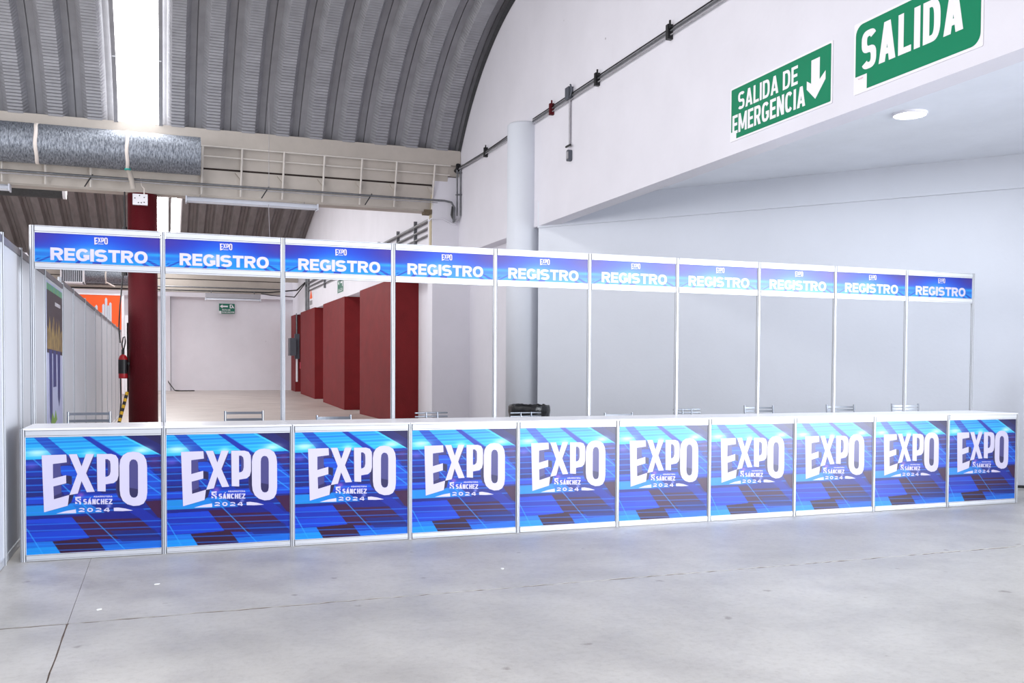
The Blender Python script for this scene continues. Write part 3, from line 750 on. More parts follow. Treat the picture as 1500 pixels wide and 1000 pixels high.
HL = ['leftmost aluminium header frame with REGISTRO sign, against the grey partition',
 'second REGISTRO header frame from the left, right of the dark red column',
 'third REGISTRO header frame from the left, over the view to the dark red slab pillars',
 'fourth REGISTRO header frame from the left, under the end of the roof beam',
 'fifth REGISTRO header frame from the left, before the round white column and bin',
 'sixth REGISTRO header frame from the left, washed pale by glare',
 'seventh REGISTRO header frame from the left, with blown out white rails',
 'eighth REGISTRO header frame from the left, third from the right end',
 'ninth REGISTRO header frame from the left, next to the darker end frame',
 'rightmost REGISTRO header frame with grey rails, standing clear of the white wall']
h0 = make_header(); headers = [h0]+[copy_tree(h0) for _ in range(9)]
for i, c in enumerate(headers):
    c.location = (i, 0, 0); tag(c, HL[i], 'sign frame', 'header frames over the counters'); ORG[c] = Vector((i, 0, 0))
s = MB(); add_post(s, 1.0, 0, 0, HH); s.build('post', [m_alu, m_groove], headers[9], local=True)

# ================================================================== PARTITION WALLS AT THE LEFT
def partition(name, ys, x, z1, label):
    t = empty(name, (x, ys[0], 0), label, 'partition')
    for i, y in enumerate(ys):
        p = MB(); add_post(p, x, y, 0, z1+.02, .022); p.build('post', [m_alu, m_groove], t)
        if i < len(ys)-1:
            y2 = ys[i+1]
            b = MB(); b.box(x-.004, x+.004, y+.02, y2-.02, .06, z1-.055); b.build('board', m_part, t)
            b = MB(); b.box(x-.014, x+.014, y+.02, y2-.02, z1-.055, z1); b.build('top_rail', m_dtrim, t)
            b = MB(); b.box(x-.014, x+.014, y+.02, y2-.02, .005, .06); b.build('bottom_rail', [m_alu, m_groove], t)
    return t
partition('partition_wall', [-3.7, -2.7, -1.7, -.74, .26, 1.05, 1.98, 3.85], -.125, 2.45, 'near grey partition wall running back from the left end of the counters')
partition('partition_wall', [4.0, 5.75, 7.9, 10.3, 12.3, 14.3, 16.3, 18.3, 20.3, 22.3], -.16, 2.53, 'long grey partition wall further back, left of the red column')
# poster on the near partition
po = empty('poster', (-.118, 2.9, 0), 'tall dark poster with yellow skyline and blue drips on the grey partition', 'poster')
def pq(mb, pts): mb.prism(pts, lambda q, t: (t, q[0], q[1]), -.118, -.112)
PY0, PY1 = 2.12, 3.72
def py(f): return PY0+(PY1-PY0)*f
s = MB(); pq(s, [(PY0, .02), (PY1, .02), (PY1, 2.36), (PY0, 2.36)]); s.build('sheet', mat('poster_sky', rgb(150, 160, 205), .4, col2=rgb(196, 200, 226), nscale=.9), po)
def pl(name, col, polys, off, col2=None):
    s = MB()
    for p in polys: s.prism([(py(a), b) for a, b in p], lambda q, t: (t, q[0], q[1]), -.112, -.112+off)
    s.build(name, mat(name, col, .4, noise=.35, nscale=7, col2=col2), po)
pl('dark_field', rgb(48, 46, 58), [[(0, 1.62), (1, 1.60), (1, 2.27), (0, 2.27)]], .001)
pl('green_band', rgb(120, 170, 60), [[(0, 2.27), (1, 2.27), (1, 2.34), (0, 2.34)]], .0012, rgb(20, 140, 150))
pl('gold_skyline', rgb(176, 150, 84), [[(0, 1.66), (0, 1.9), (.1, 1.86), (.16, 2.0), (.25, 1.82), (.36, 1.96), (.42, 2.02), (.5, 1.8), (.6, 1.98), (.66, 1.78), (.76, 2.0), (.85, 1.84), (1, 1.9), (1, 1.64)]], .0018, rgb(74, 62, 58))
pl('blue_drips', rgb(40, 60, 128), [[(.12, 1.7), (.3, 1.7), (.3, .95), (.22, .85), (.14, .95)], [(.36, 1.7), (.56, 1.7), (.56, 1.25), (.36, 1.25)], [(.64, 1.7), (.84, 1.7), (.82, 1.12), (.74, 1.02), (.66, 1.12)]], .0016)
pl('white_foot', rgb(214, 214, 232), [[(0, .02), (1, .02), (1, .42), (0, .30)]], .0016)
pl('title_strip', rgb(220, 220, 228), [[(.5, 2.14), (.86, 2.14), (.86, 2.18), (.5, 2.18)]], .002)
pl('leaf_mark', rgb(120, 170, 60), [[(.2, .9-.02), (.3, .98), (.42, .9), (.5, .99), (.6, .88), (.4, .84)]], .0022)

# ================================================================== CHAIRS
def chair_parts(t, kind):
    wd = .18; yb = .18; SEAT = .62; TOP = 1.045
    def bent(x): return [(x, yb-.02, 0.003), (x, yb-.035, .45), (x, yb-.03, SEAT), (x, yb-.005, .85), (x, yb+.02, TOP)]
    if kind != 'spine':
        for x in (-wd, wd):
            s = MB(); s.tube(bent(x), .0115, 10); s.build('rear_leg', m_steel, t, local=True)
    else:
        for x in (-wd, wd):
            s = MB(); s.tube([(x, yb-.02, .003), (x, yb-.03, SEAT)], .0115, 10); s.build('rear_leg', m_steel, t, local=True)
        for x in (-.06, .07):
            s = MB(); s.tube([(x, yb-.03, SEAT), (x, yb-.005, .85), (x, yb+.018, TOP)], .009, 8); s.build('back_support', m_steel, t, local=True)
    for x in (-wd, wd):
        s = MB(); s.tube([(x, -.21, .003), (x, -.20, SEAT)], .0115, 10); s.build('front_leg', m_steel, t, local=True)
    s = MB(); s.prism(rrect(-.195, .195, -.22, .17, .04, 4), lambda q, z: (q[0], q[1], z), SEAT, SEAT+.035); s.build('seat', m_black if kind != 'sheet' else m_grey_box, t, local=True)
    s = MB(); s.tube([(-wd, -.2, .25), (wd, -.2, .25)], .009, 8); s.build('foot_rail', m_steel, t, local=True)
    s = MB(); s.tube([(-wd, yb-.03, .3), (wd, yb-.03, .3)], .009, 8); s.build('stretcher', m_steel, t, local=True)
    def curved(z, r, ext=0., flat=None, name='back_rail'):
        s = MB(); n = 8; pts = []
        for i in range(n+1):
            f = i/n*2-1; pts.append((f*(wd+ext), yb+.015-(TOP-z)*.11+.02*(1-f*f)*0+.012*(1-f*f), z))
        if flat:
            for a, b in zip(pts, pts[1:]):
                s.add([(a[0], a[1]-.003, z-flat), (b[0], b[1]-.003, z-flat), (b[0], b[1]-.003, z+flat), (a[0], a[1]-.003, z+flat), (a[0], a[1]+.003, z-flat), (b[0], b[1]+.003, z-flat), (b[0], b[1]+.003, z+flat), (a[0], a[1]+.003, z+flat)],
                      [(0, 1, 2, 3), (7, 6, 5, 4), (3, 2, 6, 7), (0, 4, 5, 1)])
            s.add([(pts[0][0], pts[0][1]+d, z+e) for d, e in ((-.003, -flat), (.003, -flat), (.003, flat), (-.003, flat))], [(0, 1, 2, 3)])
            s.add([(pts[-1][0], pts[-1][1]+d, z+e) for d, e in ((-.003, -flat), (.003, -flat), (.003, flat), (-.003, flat))], [(0, 1, 2, 3)])
        else: s.tube(pts, r, 8)
        s.build(name, m_steel, t, local=True)
    if kind == 'rails':
        for z in (TOP-.022, TOP-.075, TOP-.13): curved(z, .010)
    elif kind == 'flatrails':
        for z in (TOP-.02, TOP-.085, TOP-.15): curved(z, 0, 0, .012)
    elif kind == 'sheet': curved(TOP-.075, 0, 0, .058, 'back_sheet')
    elif kind == 'spine':
        for z in (TOP-.008, TOP-.048): curved(z, .009, .01)
    elif kind == 'slats':
        for z in (TOP-.03, TOP-.068, TOP-.106, TOP-.144): curved(z, 0, -.002, .010, 'back_slat')
    elif kind == 'plain':
        curved(TOP-.035, 0, 0, .016)
kinds = {0: ('flatrails', .15, 1.06), 1: ('flatrails', 1.745, 1.052), 2: ('sheet', 2.65, 1.0), 3: ('spine', 3.69, 1.018), 4: ('spine', 4.76, 1.005),
         5: ('plain', 5.90, .985), 6: ('spine', 6.80, 1.02), 7: ('slats', 7.76, 1.052), 8: ('slats', 8.97, 1.052), 9: ('slats', 10.0, 1.055)}
lab = ['two-rail steel chair behind the leftmost counter, in front of the grey partition',
 'chair with two flat steel rails behind the second counter, seen against the far floor',
 'chair with a solid curved sheet metal backrest behind the third counter',
 'tubular steel chair with open two-bar backrest below the dark red pillars',
 'tubular steel chair with two-bar backrest directly in front of the black bin',
 'low steel chair showing only a thin top rail behind the sixth counter',
 'tubular steel chair with two-bar backrest half hidden by the post right of the sixth sign',
 'slatted steel chair behind the seventh and eighth counters, straddled by a post',
 'slatted steel chair second from the right end of the row, straddled by a post',
 'rightmost slatted steel chair behind the ninth counter']
protos = {}
for i, (k, x, top) in kinds.items():
    if k not in protos:
        t = empty('steel_chair'); chair_parts(t, k); protos[k] = t
    else: t = copy_tree(protos[k])
    xx = x if i not in (0,) else .345
    yy = .92
    t.location = (xx, yy, 0); t.rotation_euler = (0, 0, [.0, -.05, .03, .06, .02, .0, .03, -.22, -.25, -.25][i]); s_ = top/1.052; t.scale = (1, 1, s_) if k not in ('plain', 'sheet', 'spine') else (.96, .96, s_)
    tag(t, lab[i], 'chair', 'chairs behind the registration counters')
    ORG[t] = t.location.copy()

# ================================================================== BIN
bn = empty('waste_bin', (5.66, 3.3, 0), 'round black bin lined with a shiny bag in front of the white column', 'bin')
s = MB(); s.lathe([(0, 0), (.22, 0), (.265, .93), (.25, .93), (.21, .02), (0, .02)], (5.66, 3.3, .002), 36); s.build('bin_body', m_black, bn)
s = MB(); rng = random.Random(5); n = 60; prof = [(.262, .70), (.276, .76), (.272, .84), (.283, .90), (.282, .965), (.27, .985), (.255, .96), (.24, .6)]
vs = [((r_+rng.uniform(-.006, .006))*math.cos(2*PI*k/n)+5.66, (r_+rng.uniform(-.006, .006))*math.sin(2*PI*k/n)+3.3, z_+rng.uniform(-.008, .008)) for r_, z_ in prof for k in range(n)]
s.add(vs, [(i*n+k, i*n+(k+1) % n, (i+1)*n+(k+1) % n, (i+1)*n+k) for i in range(len(prof)-1) for k in range(n)], True); s.build('bin_bag', m_bag, bn)

# ================================================================== DUCTS
def duct(xa, xb, y, z, r, label, straps, mi=None):
    t = empty('air_duct', ((xa+xb)/2, y, z), label, 'duct')
    s = MB(); n = 36; nx_ = int((xb-xa)/.06); rng = random.Random(9)
    pts = [];
    rings = []
    for i in range(nx_+1):
        x = xa+(xb-xa)*i/nx_; rr = r*(1+(.006 if i % 2 else -.002))
        rings.append([(x, y+rr*math.cos(2*PI*k/n), z+rr*math.sin(2*PI*k/n)) for k in range(n)])
    vs = [q for R in rings for q in R]
    s.add(vs, [(i*n+k, i*n+(k+1) % n, (i+1)*n+(k+1) % n, (i+1)*n+k) for i in range(nx_) for k in range(n)], True)
    s.add([(xb, y+r*.97*math.cos(2*PI*k/n), z+r*.97*math.sin(2*PI*k/n)) for k in range(n)]+[(xb-.25, y+r*.9*math.cos(2*PI*k/n), z+r*.9*math.sin(2*PI*k/n)) for k in range(n)], [(k, (k+1) % n, n+(k+1) % n, n+k) for k in range(n)]+[tuple(range(n, 2*n))], True)
    s.build('duct_tube', m_duct, t)
    for x in straps:
        s = MB(); rr = r+.008
        s.add([(xx+ .006*math.sin(k*.9), y+q*math.cos(2*PI*k/n), z+q*math.sin(2*PI*k/n)) for xx, q in ((x-.03, rr-.006), (x-.03, rr), (x+.03, rr), (x+.03, rr-.006)) for k in range(n)],
              [(i*n+k, i*n+(k+1) % n, (i+1)*n+(k+1) % n, (i+1)*n+k) for i in range(3) for k in range(n)], True)
        s.build('strap', m_strap, t)
    return t
d1 = duct(-12, 1.68, 9.92, 5.36, .345, 'large galvanised spiral duct hanging before the roof beam at upper left', [-3.9, -2.5, -1.03, .43])
s = MB(); s.tube([(.43, 9.84, 5.06), (.46, 10.0, 4.98), (.52, 10.1, 4.72)], [.05, .05, .045], 8); s.build('duct_bracket', m_beam, d1)
s = MB(); s.tube([(.43, 9.86, 5.08), (.43, 9.86, 5.0)], .056, 10); s.build('teal_tape', mat('teal_tape', rgb(30, 160, 150), .5), d1)
d2 = duct(-1.95, .6, 34.2, 5.22, .36, 'far galvanised duct with a square grille behind the partitions', [-1.15])
s = MB(); s.tube([(-1.15, 33.85, 4.9), (-.8, 33.9, 4.72)], .03, 8); s.build('duct_bracket', m_strap, d2)
for z0, z1, x0, x1 in ((4.80, 4.86, -2.80, -1.96), (5.62, 5.68, -2.80, -1.96), (4.80, 5.68, -2.84, -2.78), (4.80, 5.68, -2.0, -1.94)):
    s = MB(); s.box(x0, x1, 33.7, 34.5, z0, z1); s.build('grille_frame', m_signw, d2)
for k in range(11):
    x = -2.74+k*.07; s = MB(); s.box(x, x+.03, 33.75, 33.85, 4.86, 5.62); s.build('grille_fin', m_lampw, d2)
s = MB(); s.box(-2.78, -2.0, 34.2, 34.25, 4.86, 5.62); s.build('grille_back', m_groove, d2)
t = empty('small_duct', (-2, 12.5, 5.02), 'small dark insulated duct with a white end below the roof beam', 'duct')
s = MB(); s.tube([(-7, 12.5, 5.0), (-.86, 12.5, 5.0)], .17, 24); s.build('duct_tube', mat('dark_insulation', rgb(70, 70, 72), .7, noise=.3, nscale=20, bump=.5), t)
s = MB(); s.tube([(-.86, 12.5, 5.0), (-.80, 12.5, 5.0)], .175, 24); s.build('duct_collar', m_signw, t)

# ================================================================== LAMPS
def strip_lamp(xa, xb, y, z, label, hang, face=-1):
    t = empty('strip_light', ((xa+xb)/2, y, z), label, 'lamp')
    s = MB(); s.prism([(-.12, .0), (-.09, .055), (-.03, .09), (.03, .09), (.09, .055), (.12, .0), (.11, -.005), (.085, .04), (-.085, .04), (-.11, -.005)], lambda q, x: (x, y+q[0], z+q[1]), xa, xb); s.build('reflector', m_lampw, t)
    for yy in (-.05, .05):
        s = MB(); s.tube([(xa+.03, y+yy, z+.012), (xb-.03, y+yy, z+.012)], .018, 12); s.build('tube', m_tube, t)
    for x in (xa, xb):
        s = MB(); s.box(x-.012, x+.012, y-.12, y+.12, z-.03, z+.09); s.build('end_cap', m_lampw, t)
    for x in (xa+.25, xb-.25):
        s = MB(); s.tube([(x, y, z+.085), (x, y+.0, z+hang)], .006, 6); s.build('hanger', m_pipe, t)
    return t
strip_lamp(1.44, 3.90, 10.42, 4.60, 'long white fluorescent strip light under the roof beam, left of centre', .13)
strip_lamp(-4.0, -1.55, 10.5, 4.62, 'fluorescent strip light cut by the left edge under the big duct', .11)
fl = strip_lamp(2.80, 5.12, 34.6, 4.34, 'far fluorescent strip light hanging above the small green exit sign', .42)
s = MB(); s.prism([(-.10, .10), (-.12, .30), (.12, .30), (.10, .10)], lambda q, x: (x, 34.6+q[0], 4.34+q[1]-.02), 2.80, 5.12); s.build('housing', m_groove2, fl)
for x in (3.05, 4.87):
    s = MB(); s.tube([(x, 34.6, 4.60), (x, 34.9, 4.74), (x, 35.30, 4.78)], .02, 6); s.build('hanger', m_pipe, fl)
t = empty('ceiling_light', (8.5, -.55, 4.23), 'round lit ceiling light in the side bay near the SALIDA sign', 'lamp')
s = MB(); s.lathe([(.178, 0), (.178, -.022), (.165, -.026), (.165, 0)], (8.5, -.55, 4.23), 40); s.build('rim', m_signw, t)
s = MB(); s.lathe([(0, -.020), (.164, -.020), (.164, -.004), (0, -.004)], (8.5, -.55, 4.23), 40); s.build('diffuser', m_led, t)
area('ceiling_light_glow', (8.5, -.55, 4.17), (8.5, -.55, 0), .3, .3, 45, (.85, .92, 1.0))

# ================================================================== SIGNS
def wall_sign(name, y0, y1, z0, z1, label, rad=.03, x=XW, green=m_green, border=.018, notch=None):
    """y0 > y1 : text reads towards -Y"""
    t = empty(name, (x, (y0+y1)/2, z0), label, 'sign'); W_ = y0-y1; H = z1-z0
    fn = lambda a, b, off: (x-off, y0-a, z0+b)
    s = MB(); s.prism(rrect(0, W_, 0, H, .012, 3), lambda q, tt: fn(q[0], q[1], tt), 0.001, .008); s.build('plate', m_signw, t)
    g = rrect(border, W_-border, border, H-border, rad, 6)
    if notch:
        nw, nh = notch
        g = [p for p in g if not (p[0] < nw and p[1] < nh)]
        # rebuild with a square notch at the lower left
        g = []
        for p in rrect(border, W_-border, border, H-border, rad, 6):
            if p[0] < nw and p[1] < nh:
                if not any(q == 'n' for q in g): g.append('n')
            else: g.append(p)
        k = g.index('n'); g = g[:k]+[(border, nh), (nw, nh), (nw, border)]+g[k+1:]
        g = [q for q in g if q != 'n']
    s = MB(); poly_mesh(s, g, None, lambda a, b: fn(a, b, .0092)); s.build('green_field', green, t)
    return t, fn, W_, H
TEXT_ASPECT[0] = 1.0
t, fn, W_, H = wall_sign('emergency_exit_sign', .335, -1.345, 3.968, 4.548, 'smaller green SALIDA DE EMERGENCIA sign with a white down arrow on the white beam', .012, border=.02, notch=(.12, .10))
s = MB(); f3 = lambda a, b: fn(a, b, .0102)
put_text(s, 'SALIDA DE', f3, .15, 1.17, .315, .50, .19, .085, 2.8); put_text(s, 'EMERGENCIA', f3, .045, 1.29, .075, .275, .19, .08, 2.8)
s.build('lettering', m_signw, t)
s = MB(); poly_mesh(s, [(1.375, .48), (1.50, .48), (1.50, .27), (1.585, .33), (1.585, .25), (1.44, .10), (1.31, .22), (1.31, .30), (1.375, .26)], None, f3); s.build('down_arrow', m_signw, t)
t, fn, W_, H = wall_sign('exit_sign', -1.635, -3.065, 3.955, 4.585, 'larger green SALIDA sign with rounded corners, cut by the top edge', .09, border=.022, notch=(.17, .155))
s = MB(); f3 = lambda a, b: fn(a, b, .0102)
put_text(s, 'SALIDA', f3, .10, 1.24, .19, .53, .2, .09, 2.8); s.build('lettering', m_signw, t)
s = MB(); put_text(s, 'SALIDA', f3, .06, .125, .125, .135, .2); s.build('fine_print', m_signred, t)
t = empty('route_sign', (3.82, 37.07, 3.9), 'small green evacuation route sign with left arrow on the far back wall', 'sign')
def rs(a, b, off=0): return (3.50+a*.70, 37.06-off, 3.88+b*.46)
s = MB(); s.box(3.50, 4.20, 37.06, 37.075, 3.88, 4.34); s.build('plate', m_green2, t)
s = MB(); R1 = lambda a, b: rs(a, b, .004)
poly_mesh(s, [(.06, .72), (.22, .92), (.22, .79), (.56, .79), (.56, .65), (.22, .65), (.22, .52)], None, R1)
poly_mesh(s, [(.68, .55), (.68, .92), (.84, .92), (.84, .86), (.74, .86), (.74, .61), (.84, .61), (.84, .55)], None, R1)
poly_mesh(s, [(.80, .84), (.86, .84), (.92, .66), (.97, .56), (.92, .54), (.86, .64), (.80, .56), (.77, .58), (.83, .70)], None, R1)
TEXT_ASPECT[0] = .70/.46; put_text(s, 'RUTA DE', R1, .2, .72, .30, .44, .22); put_text(s, 'EVACUACION', R1, .18, .96, .08, .22, .2, .12); TEXT_ASPECT[0] = 1.0
poly_mesh(s, [(.0, .0), (.14, .0), (.14, .26), (.0, .26)], None, R1); s.build('white_symbols', m_signw, t)
t, fn, W_, H = wall_sign('small_exit_sign', 24.95, 23.75, 4.02, 4.52, 'narrow green exit sign high on the wall above the second red pillar', .02, border=.03, green=m_green2)
s = MB(); f3 = lambda a, b: fn(a, b, .0105)
poly_mesh(s, [(.62, .40), (1.05, .40), (1.05, .22), (.95, .22), (.95, .34), (.62, .34)], None, f3); poly_mesh(s, [(.15, .37), (.35, .45), (.35, .29)], None, f3); put_text(s, 'SALIDA', f3, .15, 1.05, .07, .17, .2)
s.build('white_symbols', m_signw, t)
t = empty('warning_sign', (XW, 31.2, 4.05), 'white warning sign with orange triangle beside the vertical cable tray', 'sign')
s = MB(); s.box(XW-.01, XW-.001, 30.7, 31.7, 3.95, 4.75); s.build('plate', m_signw, t)
s = MB(); s.prism([(30.85, 4.28), (31.55, 4.28), (31.2, 4.68)], lambda q, tt: (tt, q[0], q[1]), XW-.014, XW-.01); s.build('triangle', m_orange, t)
s = MB(); s.box(XW-.014, XW-.01, 30.85, 31.55, 4.02, 4.2); s.build('text_block', m_signgrey, t)
# orange board beyond the partitions
t = empty('orange_board', (-1.2, 31, 0), 'orange banner board with white skyline shapes beyond the partition wall', 'sign')
s = MB(); s.box(-2.15, -.50, 33.0, 33.06, .3, 4.32); s.build('board', m_orange, t)
for a, b, c, d in ((-2.2, -.45, 4.30, 4.36), (-.52, -.42, .3, 4.32)):
    s = MB(); s.box(a, b, 32.98, 33.08, c, d); s.build('white_border', m_signw, t)
s = MB()
for x, zt in ((-1.78, 3.35), (-1.64, 3.6), (-1.5, 3.9), (-1.38, 3.55), (-1.24, 3.95), (-1.14, 4.2), (-1.06, 3.9), (-.98, 4.02)):
    s.prism([(x, 1.8), (x+.09, 1.8), (x+.09, zt-.06), (x+.045, zt), (x, zt-.06)], lambda q, tt: (q[0], tt, q[1]), 32.985, 32.998)
s.build('white_skyline', m_lampw, t)
s = MB(); s.box(-.40, -.25, 32.9, 33.0, .3, 3.5); s.box(-.32, .1, 32.9, 33.0, .3, 3.2); s.build('white_post_strip', m_signw, t)

# ================================================================== CONDUITS
t = empty('beam_conduit', (3, 10.12, 4.89), 'long grey conduit running along the front of the roof beam and down the pilaster', 'conduit')
s = MB(); s.tube([(-12, 10.12, 4.905), (.9, 10.12, 4.89), (3.7, 10.12, 4.89), (6.45, 10.12, 4.89), (6.60, 10.14, 4.87), (6.68, 10.2, 4.78), (6.70, 10.3, 4.6), (6.71, 10.36, 4.5)], .022, 10); s.build('pipe', m_pipe, t)
s = MB(); s.tube([(-12, 10.14, 4.86), (6.3, 10.14, 4.845)], .010, 8); s.build('cable', m_pipew, t)
for x in (-.2, 2.9, 4.9):
    s = MB(); s.tube([(x-.1, 10.13, 4.70), (x+.04, 10.12, 4.93)], .012, 6); s.build('clip', m_black, t)
t = empty('corner_conduits', (6.78, 10.4, 4.6), 'pair of vertical conduits in the corner beside the pilaster', 'conduit')
for x, y in ((6.76, 10.27), (6.82, 10.24)):
    s = MB(); s.tube([(x, y, 5.62), (x, y, 4.62)], .019, 10); s.build('pipe', m_pipe, t)
s = MB(); s.tube([(6.82, 10.24, 4.63), (6.79, 10.30, 4.55), (6.72, 10.38, 4.52)], .019, 10); s.build('elbow', m_pipew, t)
s = MB(); s.tube([(6.70, 10.40, 4.84), (6.70, 10.42, 4.66), (6.72, 10.4, 4.56)], [.02, .035, .02], 8); s.build('cable_bundle', m_black, t)
for z in (5.05, 5.5):
    s = MB(); s.box(6.73, 6.849, 10.20, 10.30, z, z+.02); s.build('clip', m_pipe, t)
s = MB(); s.tube([(6.2, 10.44, 4.5), (6.24, 10.40, 4.56), (6.5, 10.41, 4.57), (6.68, 10.4, 4.48), (6.78, 10.4, 4.46)], .014, 8); s.build('white_pipe', m_wall, t)
# run along the beam wall
t = empty('wall_conduit', (6.8, 0, 5.6), 'bundle of thin conduits running up along the right beam wall', 'conduit')
for k, (zo, r_, m_) in enumerate(((.035, .009, m_black), (0, .013, m_pipe), (-.05, .009, m_pipew))):
    s = MB(); s.tube([(6.82, -6, 5.61+zo), (6.82, 2, 5.60+zo), (6.82, 6.17, 5.60+zo)], r_, 8); s.build('pipe', m_, t)
    s = MB(); s.tube([(6.80, 6.72, 5.59+zo), (6.80, 8.6, 5.58+zo*.6), (6.78, 10.25, 5.60+zo*.4)], r_, 8); s.build('pipe', m_, t)
for y in (3.68, 1.64, 5.35, -.6, 8.6):
    s = MB(); s.box(6.78, 6.85, y-.03, y+.03, 5.50, 5.68); s.box(6.79, 6.81, y-.05, y-.03, 5.62, 5.72); s.build('clamp', m_black if y != 5.35 else m_redc, t)
s = MB(); s.tube([(6.76, 10.2, 5.66), (6.78, 10.28, 5.60), (6.76, 10.36, 5.56)], .05, 8); s.build('junction_knot', m_black, t)
t = empty('hanging_switch', (6.82, 4.65, 4.65), 'small switch box hanging on a vertical conduit from the wall conduits', 'switch')
s = MB(); s.tube([(6.825, 4.65, 5.56), (6.825, 4.65, 4.86)], .017, 10); s.build('pipe', m_pipew, t)
s = MB(); s.prism(rrect(-.05, .05, 4.63, 4.80, .03, 4), lambda q, tt: (tt, 4.65+q[0], q[1]), 6.79, 6.849); s.build('box', m_grey_box, t)
s = MB(); s.prism(rrect(-.03, .03, 4.66, 4.77, .015, 3), lambda q, tt: (tt, 4.64+q[0], q[1]), 6.778, 6.79); s.build('cover', m_pipew, t)
s = MB(); s.tube([(6.80, 4.57, 4.86), (6.80, 4.73, 4.86)], .017, 8); s.build('collar', m_black, t)
s = MB(); s.box(6.77, 6.849, 4.58, 4.72, 5.56, 5.74); s.tube([(6.79, 4.56, 5.58), (6.79, 4.50, 5.66), (6.79, 4.56, 5.76)], .014, 8); s.build('junction_box', m_grey_box, t)
# cable tray further back
t = empty('cable_tray', (6.8, 20, 4.8), 'three-pipe cable rack on the right wall above the red slab pillars', 'conduit')
for z, r_ in ((4.87, .04), (4.70, .028), (4.54, .024)):
    s = MB(); s.tube([(6.80, 10.82, z-.01), (6.80, 32.0, z+.1)], r_, 8); s.build('pipe', m_pipe, t)
for y in (12.3, 13.9, 15.7, 18, 21, 24.3, 27.5):
    s = MB(); s.box(6.77, 6.849, y-.018, y+.018, 4.44, 5.02); s.build('bracket', m_pipe, t)
for y in (31.7, 32.3):
    s = MB(); s.tube([(6.795, y, 5.2), (6.795, y, 3.85)], .05, 8); s.build('vertical_pipe', m_pipe, t)
t = empty('far_beam_conduits', (2, 34.95, 4.8), 'dark conduits crossing under the far roof beam above the back wall', 'conduit')
s = MB(); s.tube([(6.7, 32, 5.0), (6.5, 33, 4.75), (5.5, 34.9, 4.75), (-3, 35.0, 4.72)], .03, 8); s.build('cross_pipe', m_black, t)
s = MB(); s.tube([(6.7, 32, 4.95), (6.4, 33, 4.45), (5.6, 34.5, 4.6), (5.2, 35, 4.70)], .022, 8); s.build('loose_cable', m_black, t)
s = MB(); s.tube([(-3, 34.95, 4.88), (6.2, 34.95, 4.90)], .03, 8); s.build('cross_pipe', m_pipe, t)
# switch box on the last pillar
t = empty('switch_box', (6.7, 35.6, 2.2), 'dark grey electrical switch box with conduit on the farthest red pillar', 'switch box')
s = MB(); s.box(6.50, 6.77, 35.3, 36.0, 1.95, 2.75); s.build('box', m_grey_box, t)
s = MB(); s.box(6.74, 6.95, 35.55, 35.69, 1.80, 2.95); s.build('side_box', m_grey_box, t)
s = MB(); s.tube([(6.84, 35.66, 3.9), (6.84, 35.66, 2.9)], .035, 8); s.build('conduit', m_pipe, t)
s = MB(); s.box(6.80, 6.88, 35.62, 35.69, .75, 1.8); s.build('white_pipe', m_signw, t)
s = MB(); s.box(6.98, 7.05, 35.66, 35.69, 1.35, 1.65); s.build('red_label', m_signred, t)
# box on top of the round red column
t = empty('junction_box', (.63, 10.34, 4.5), 'white junction box fixed near the top of the round red column', 'junction box')
s = MB(); s.box(.50, .76, 10.29, 10.37, 4.46, 4.66); s.build('box', m_signw, t)
for x, z in ((.54, 4.58), (.70, 4.6), (.60, 4.50), (.65, 4.50), (.70, 4.51), (.62, 4.63)):
    s = MB(); s.tube([(x, 10.30, z), (x, 10.285, z)], .011, 8); s.build('knockout', m_black, t)
s = MB(); s.tube([(.70, 10.30, 4.66), (.70, 10.28, 4.76), (.66, 10.26, 4.80), (.64, 10.26, 4.95)], .012, 8); s.build('cable', m_strap, t)
t = empty('column_cord', (.38, 10.4, 3), 'dark cord with a green plug hanging down the left of the red column', 'cord')
s = MB(); s.tube([(.36, 10.40, 4.05), (.355, 10.40, 3.8)], .045, 10); s.build('black_socket', m_black, t)
s = MB(); s.tube([(.35, 10.40, 3.72), (.335, 10.4, 3.50)], .05, 10); s.build('green_plug', m_plug, t)
s = MB(); s.tube([(.36, 10.40, 4.7), (.36, 10.40, 4.05), (.355, 10.4, 3.8), (.35, 10.40, 3.72)], .014, 8); s.tube([(.335, 10.4, 3.5), (.33, 10.42, 3.2), (.27, 10.42, 2.6), (.25, 10.42, 2.2), (.27, 10.42, 1.9)], .012, 8); s.build('cord', m_black, t)
s = MB(); s.tube([(.345, 10.4, 3.5), (.35, 10.41, 3.15)], .05, 8); s.build('black_sleeve', m_black, t)
t = empty('fire_extinguisher', (.315, 10.5, 1.28), 'small red and black fire extinguisher on the left side of the round red column', 'extinguisher')
s = MB(); s.lathe([(0, 1.24), (.078, 1.24), (.082, 1.27), (.082, 1.60), (.06, 1.66), (.025, 1.69), (0, 1.69)], (.315, 10.5, 0), 24); s.build('cylinder', m_ext, t)
s = MB(); s.lathe([(.084, 1.33), (.0845, 1.34), (.0845, 1.58), (.084, 1.59)], (.315, 10.5, 0), 24); s.build('black_label', m_black, t)
s = MB(); s.tube([(.315, 10.5, 1.69), (.315, 10.5, 1.78)], .025, 8); s.tube([(.315, 10.48, 1.76), (.30, 10.46, 1.88), (.32, 10.46, 2.0), (.35, 10.46, 2.02), (.36, 10.46, 1.92), (.33, 10.46, 1.78)], .012, 8); s.build('valve_and_hose', m_black, t)
s = MB(); s.box(.315, .43, 10.48, 10.52, 1.5, 1.54); s.build('bracket', m_black, t)
t = empty('striped_cable', (.3, 10.3, 0), 'yellow and black striped cable leaning against the base of the red column', 'cable')
A_ = Vector((.16, 9.95, .035)); B_ = Vector((.385, 10.42, .98)); n = 16
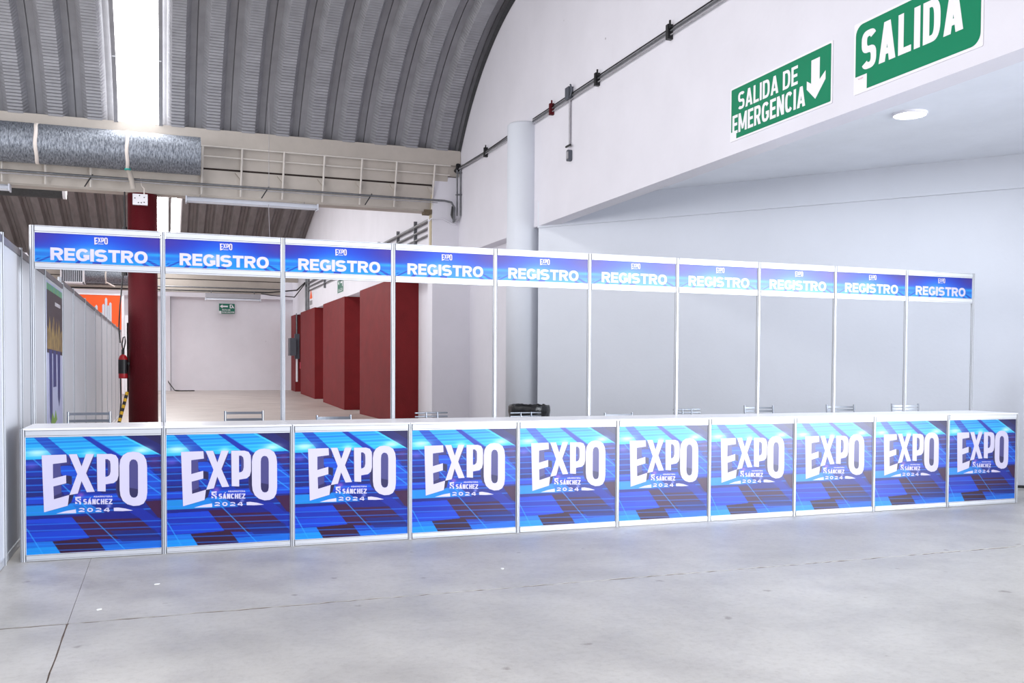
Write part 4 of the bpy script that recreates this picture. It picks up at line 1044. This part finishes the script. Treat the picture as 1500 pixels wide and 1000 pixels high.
for k in range(n):
    s = MB(); s.tube([A_.lerp(B_, k/n), A_.lerp(B_, (k+1)/n)], .03, 10); s.build('stripe', m_yellow if k % 2 else m_black, t)
s = MB(); s.tube([(.27, 10.45, 1.24), (.28, 10.4, .8), (.24, 10.3, .3), (.3, 10.2, .02)], .012, 8); s.build('loose_cord', m_black, t)
# cable by the far wall
t = empty('floor_cable', (2, 36.3, .3), 'black cable lying on the floor at the foot of the far wall', 'cable')
zf = lambda y: (y-23)*.39/17+.02
s = MB(); s.tube([(1.2, 37.0, 1.1), (1.3, 36.9, .7), (1.55, 36.6, zf(36.6)+.02), (1.9, 36.5, zf(36.5)), (2.1, 36.6, zf(36.6)), (2.4, 36.5, zf(36.5))], .022, 8); s.build('cord', m_black, t)
s = MB(); rng = random.Random(2); s.tube([(1.6+.045*i, 36.45+.06*math.sin(i*1.7), zf(36.5)+.005) for i in range(18)], .025, 6); s.build('coil', m_black, t)
# thin wires hanging from the roof
for pts, lab in (([(2.93, 10.05, 6.9), (2.93, 10.02, 6.0), (2.93, 10.05, 4.9)], 'thin wire dropping from the vault past the roof beam'),
                 ([(2.95, 10.3, 4.62), (2.97, 10.3, 4.0), (3.0, 10.3, 3.3)], 'thin white wire hanging below the central strip light')):
    s = MB(); s.tube(pts, .005, 6); based('hanging_wire', s, m_pipew, pts[-1], label=lab, cat='wire')
# scraps on the floor and a few cracks on the wall
for i, (x, y, a, lab) in enumerate(((.95, -1.75, .3, 'small white paper scrap on the floor in front of the leftmost counters'), (3.35, -2.05, 1.1, 'tiny white scrap on the floor below the third counter'), (.62, -2.35, .8, 'white chip lying beside the floor joint crossing'))):
    s = MB(); s.prism([(-.02, -.008), (.012, -.012), (.022, .004), (.0, .012), (-.015, .006)], lambda q, t_: (x+q[0]*math.cos(a)-q[1]*math.sin(a), y+q[0]*math.sin(a)+q[1]*math.cos(a), t_), .0005, .004)
    based('paper_scrap', s, m_paper, (x, y, 0), label=lab, cat='litter')
t = empty('side_cable', (11.0, .2, 0), 'dark cable end on the floor behind the rightmost counter', 'cable')
s = MB(); s.tube([(10.75, .35, .03), (11.1, .25, .03), (11.5, -.05, .03), (11.8, -.4, .03)], .018, 8); s.build('cord', m_black, t)
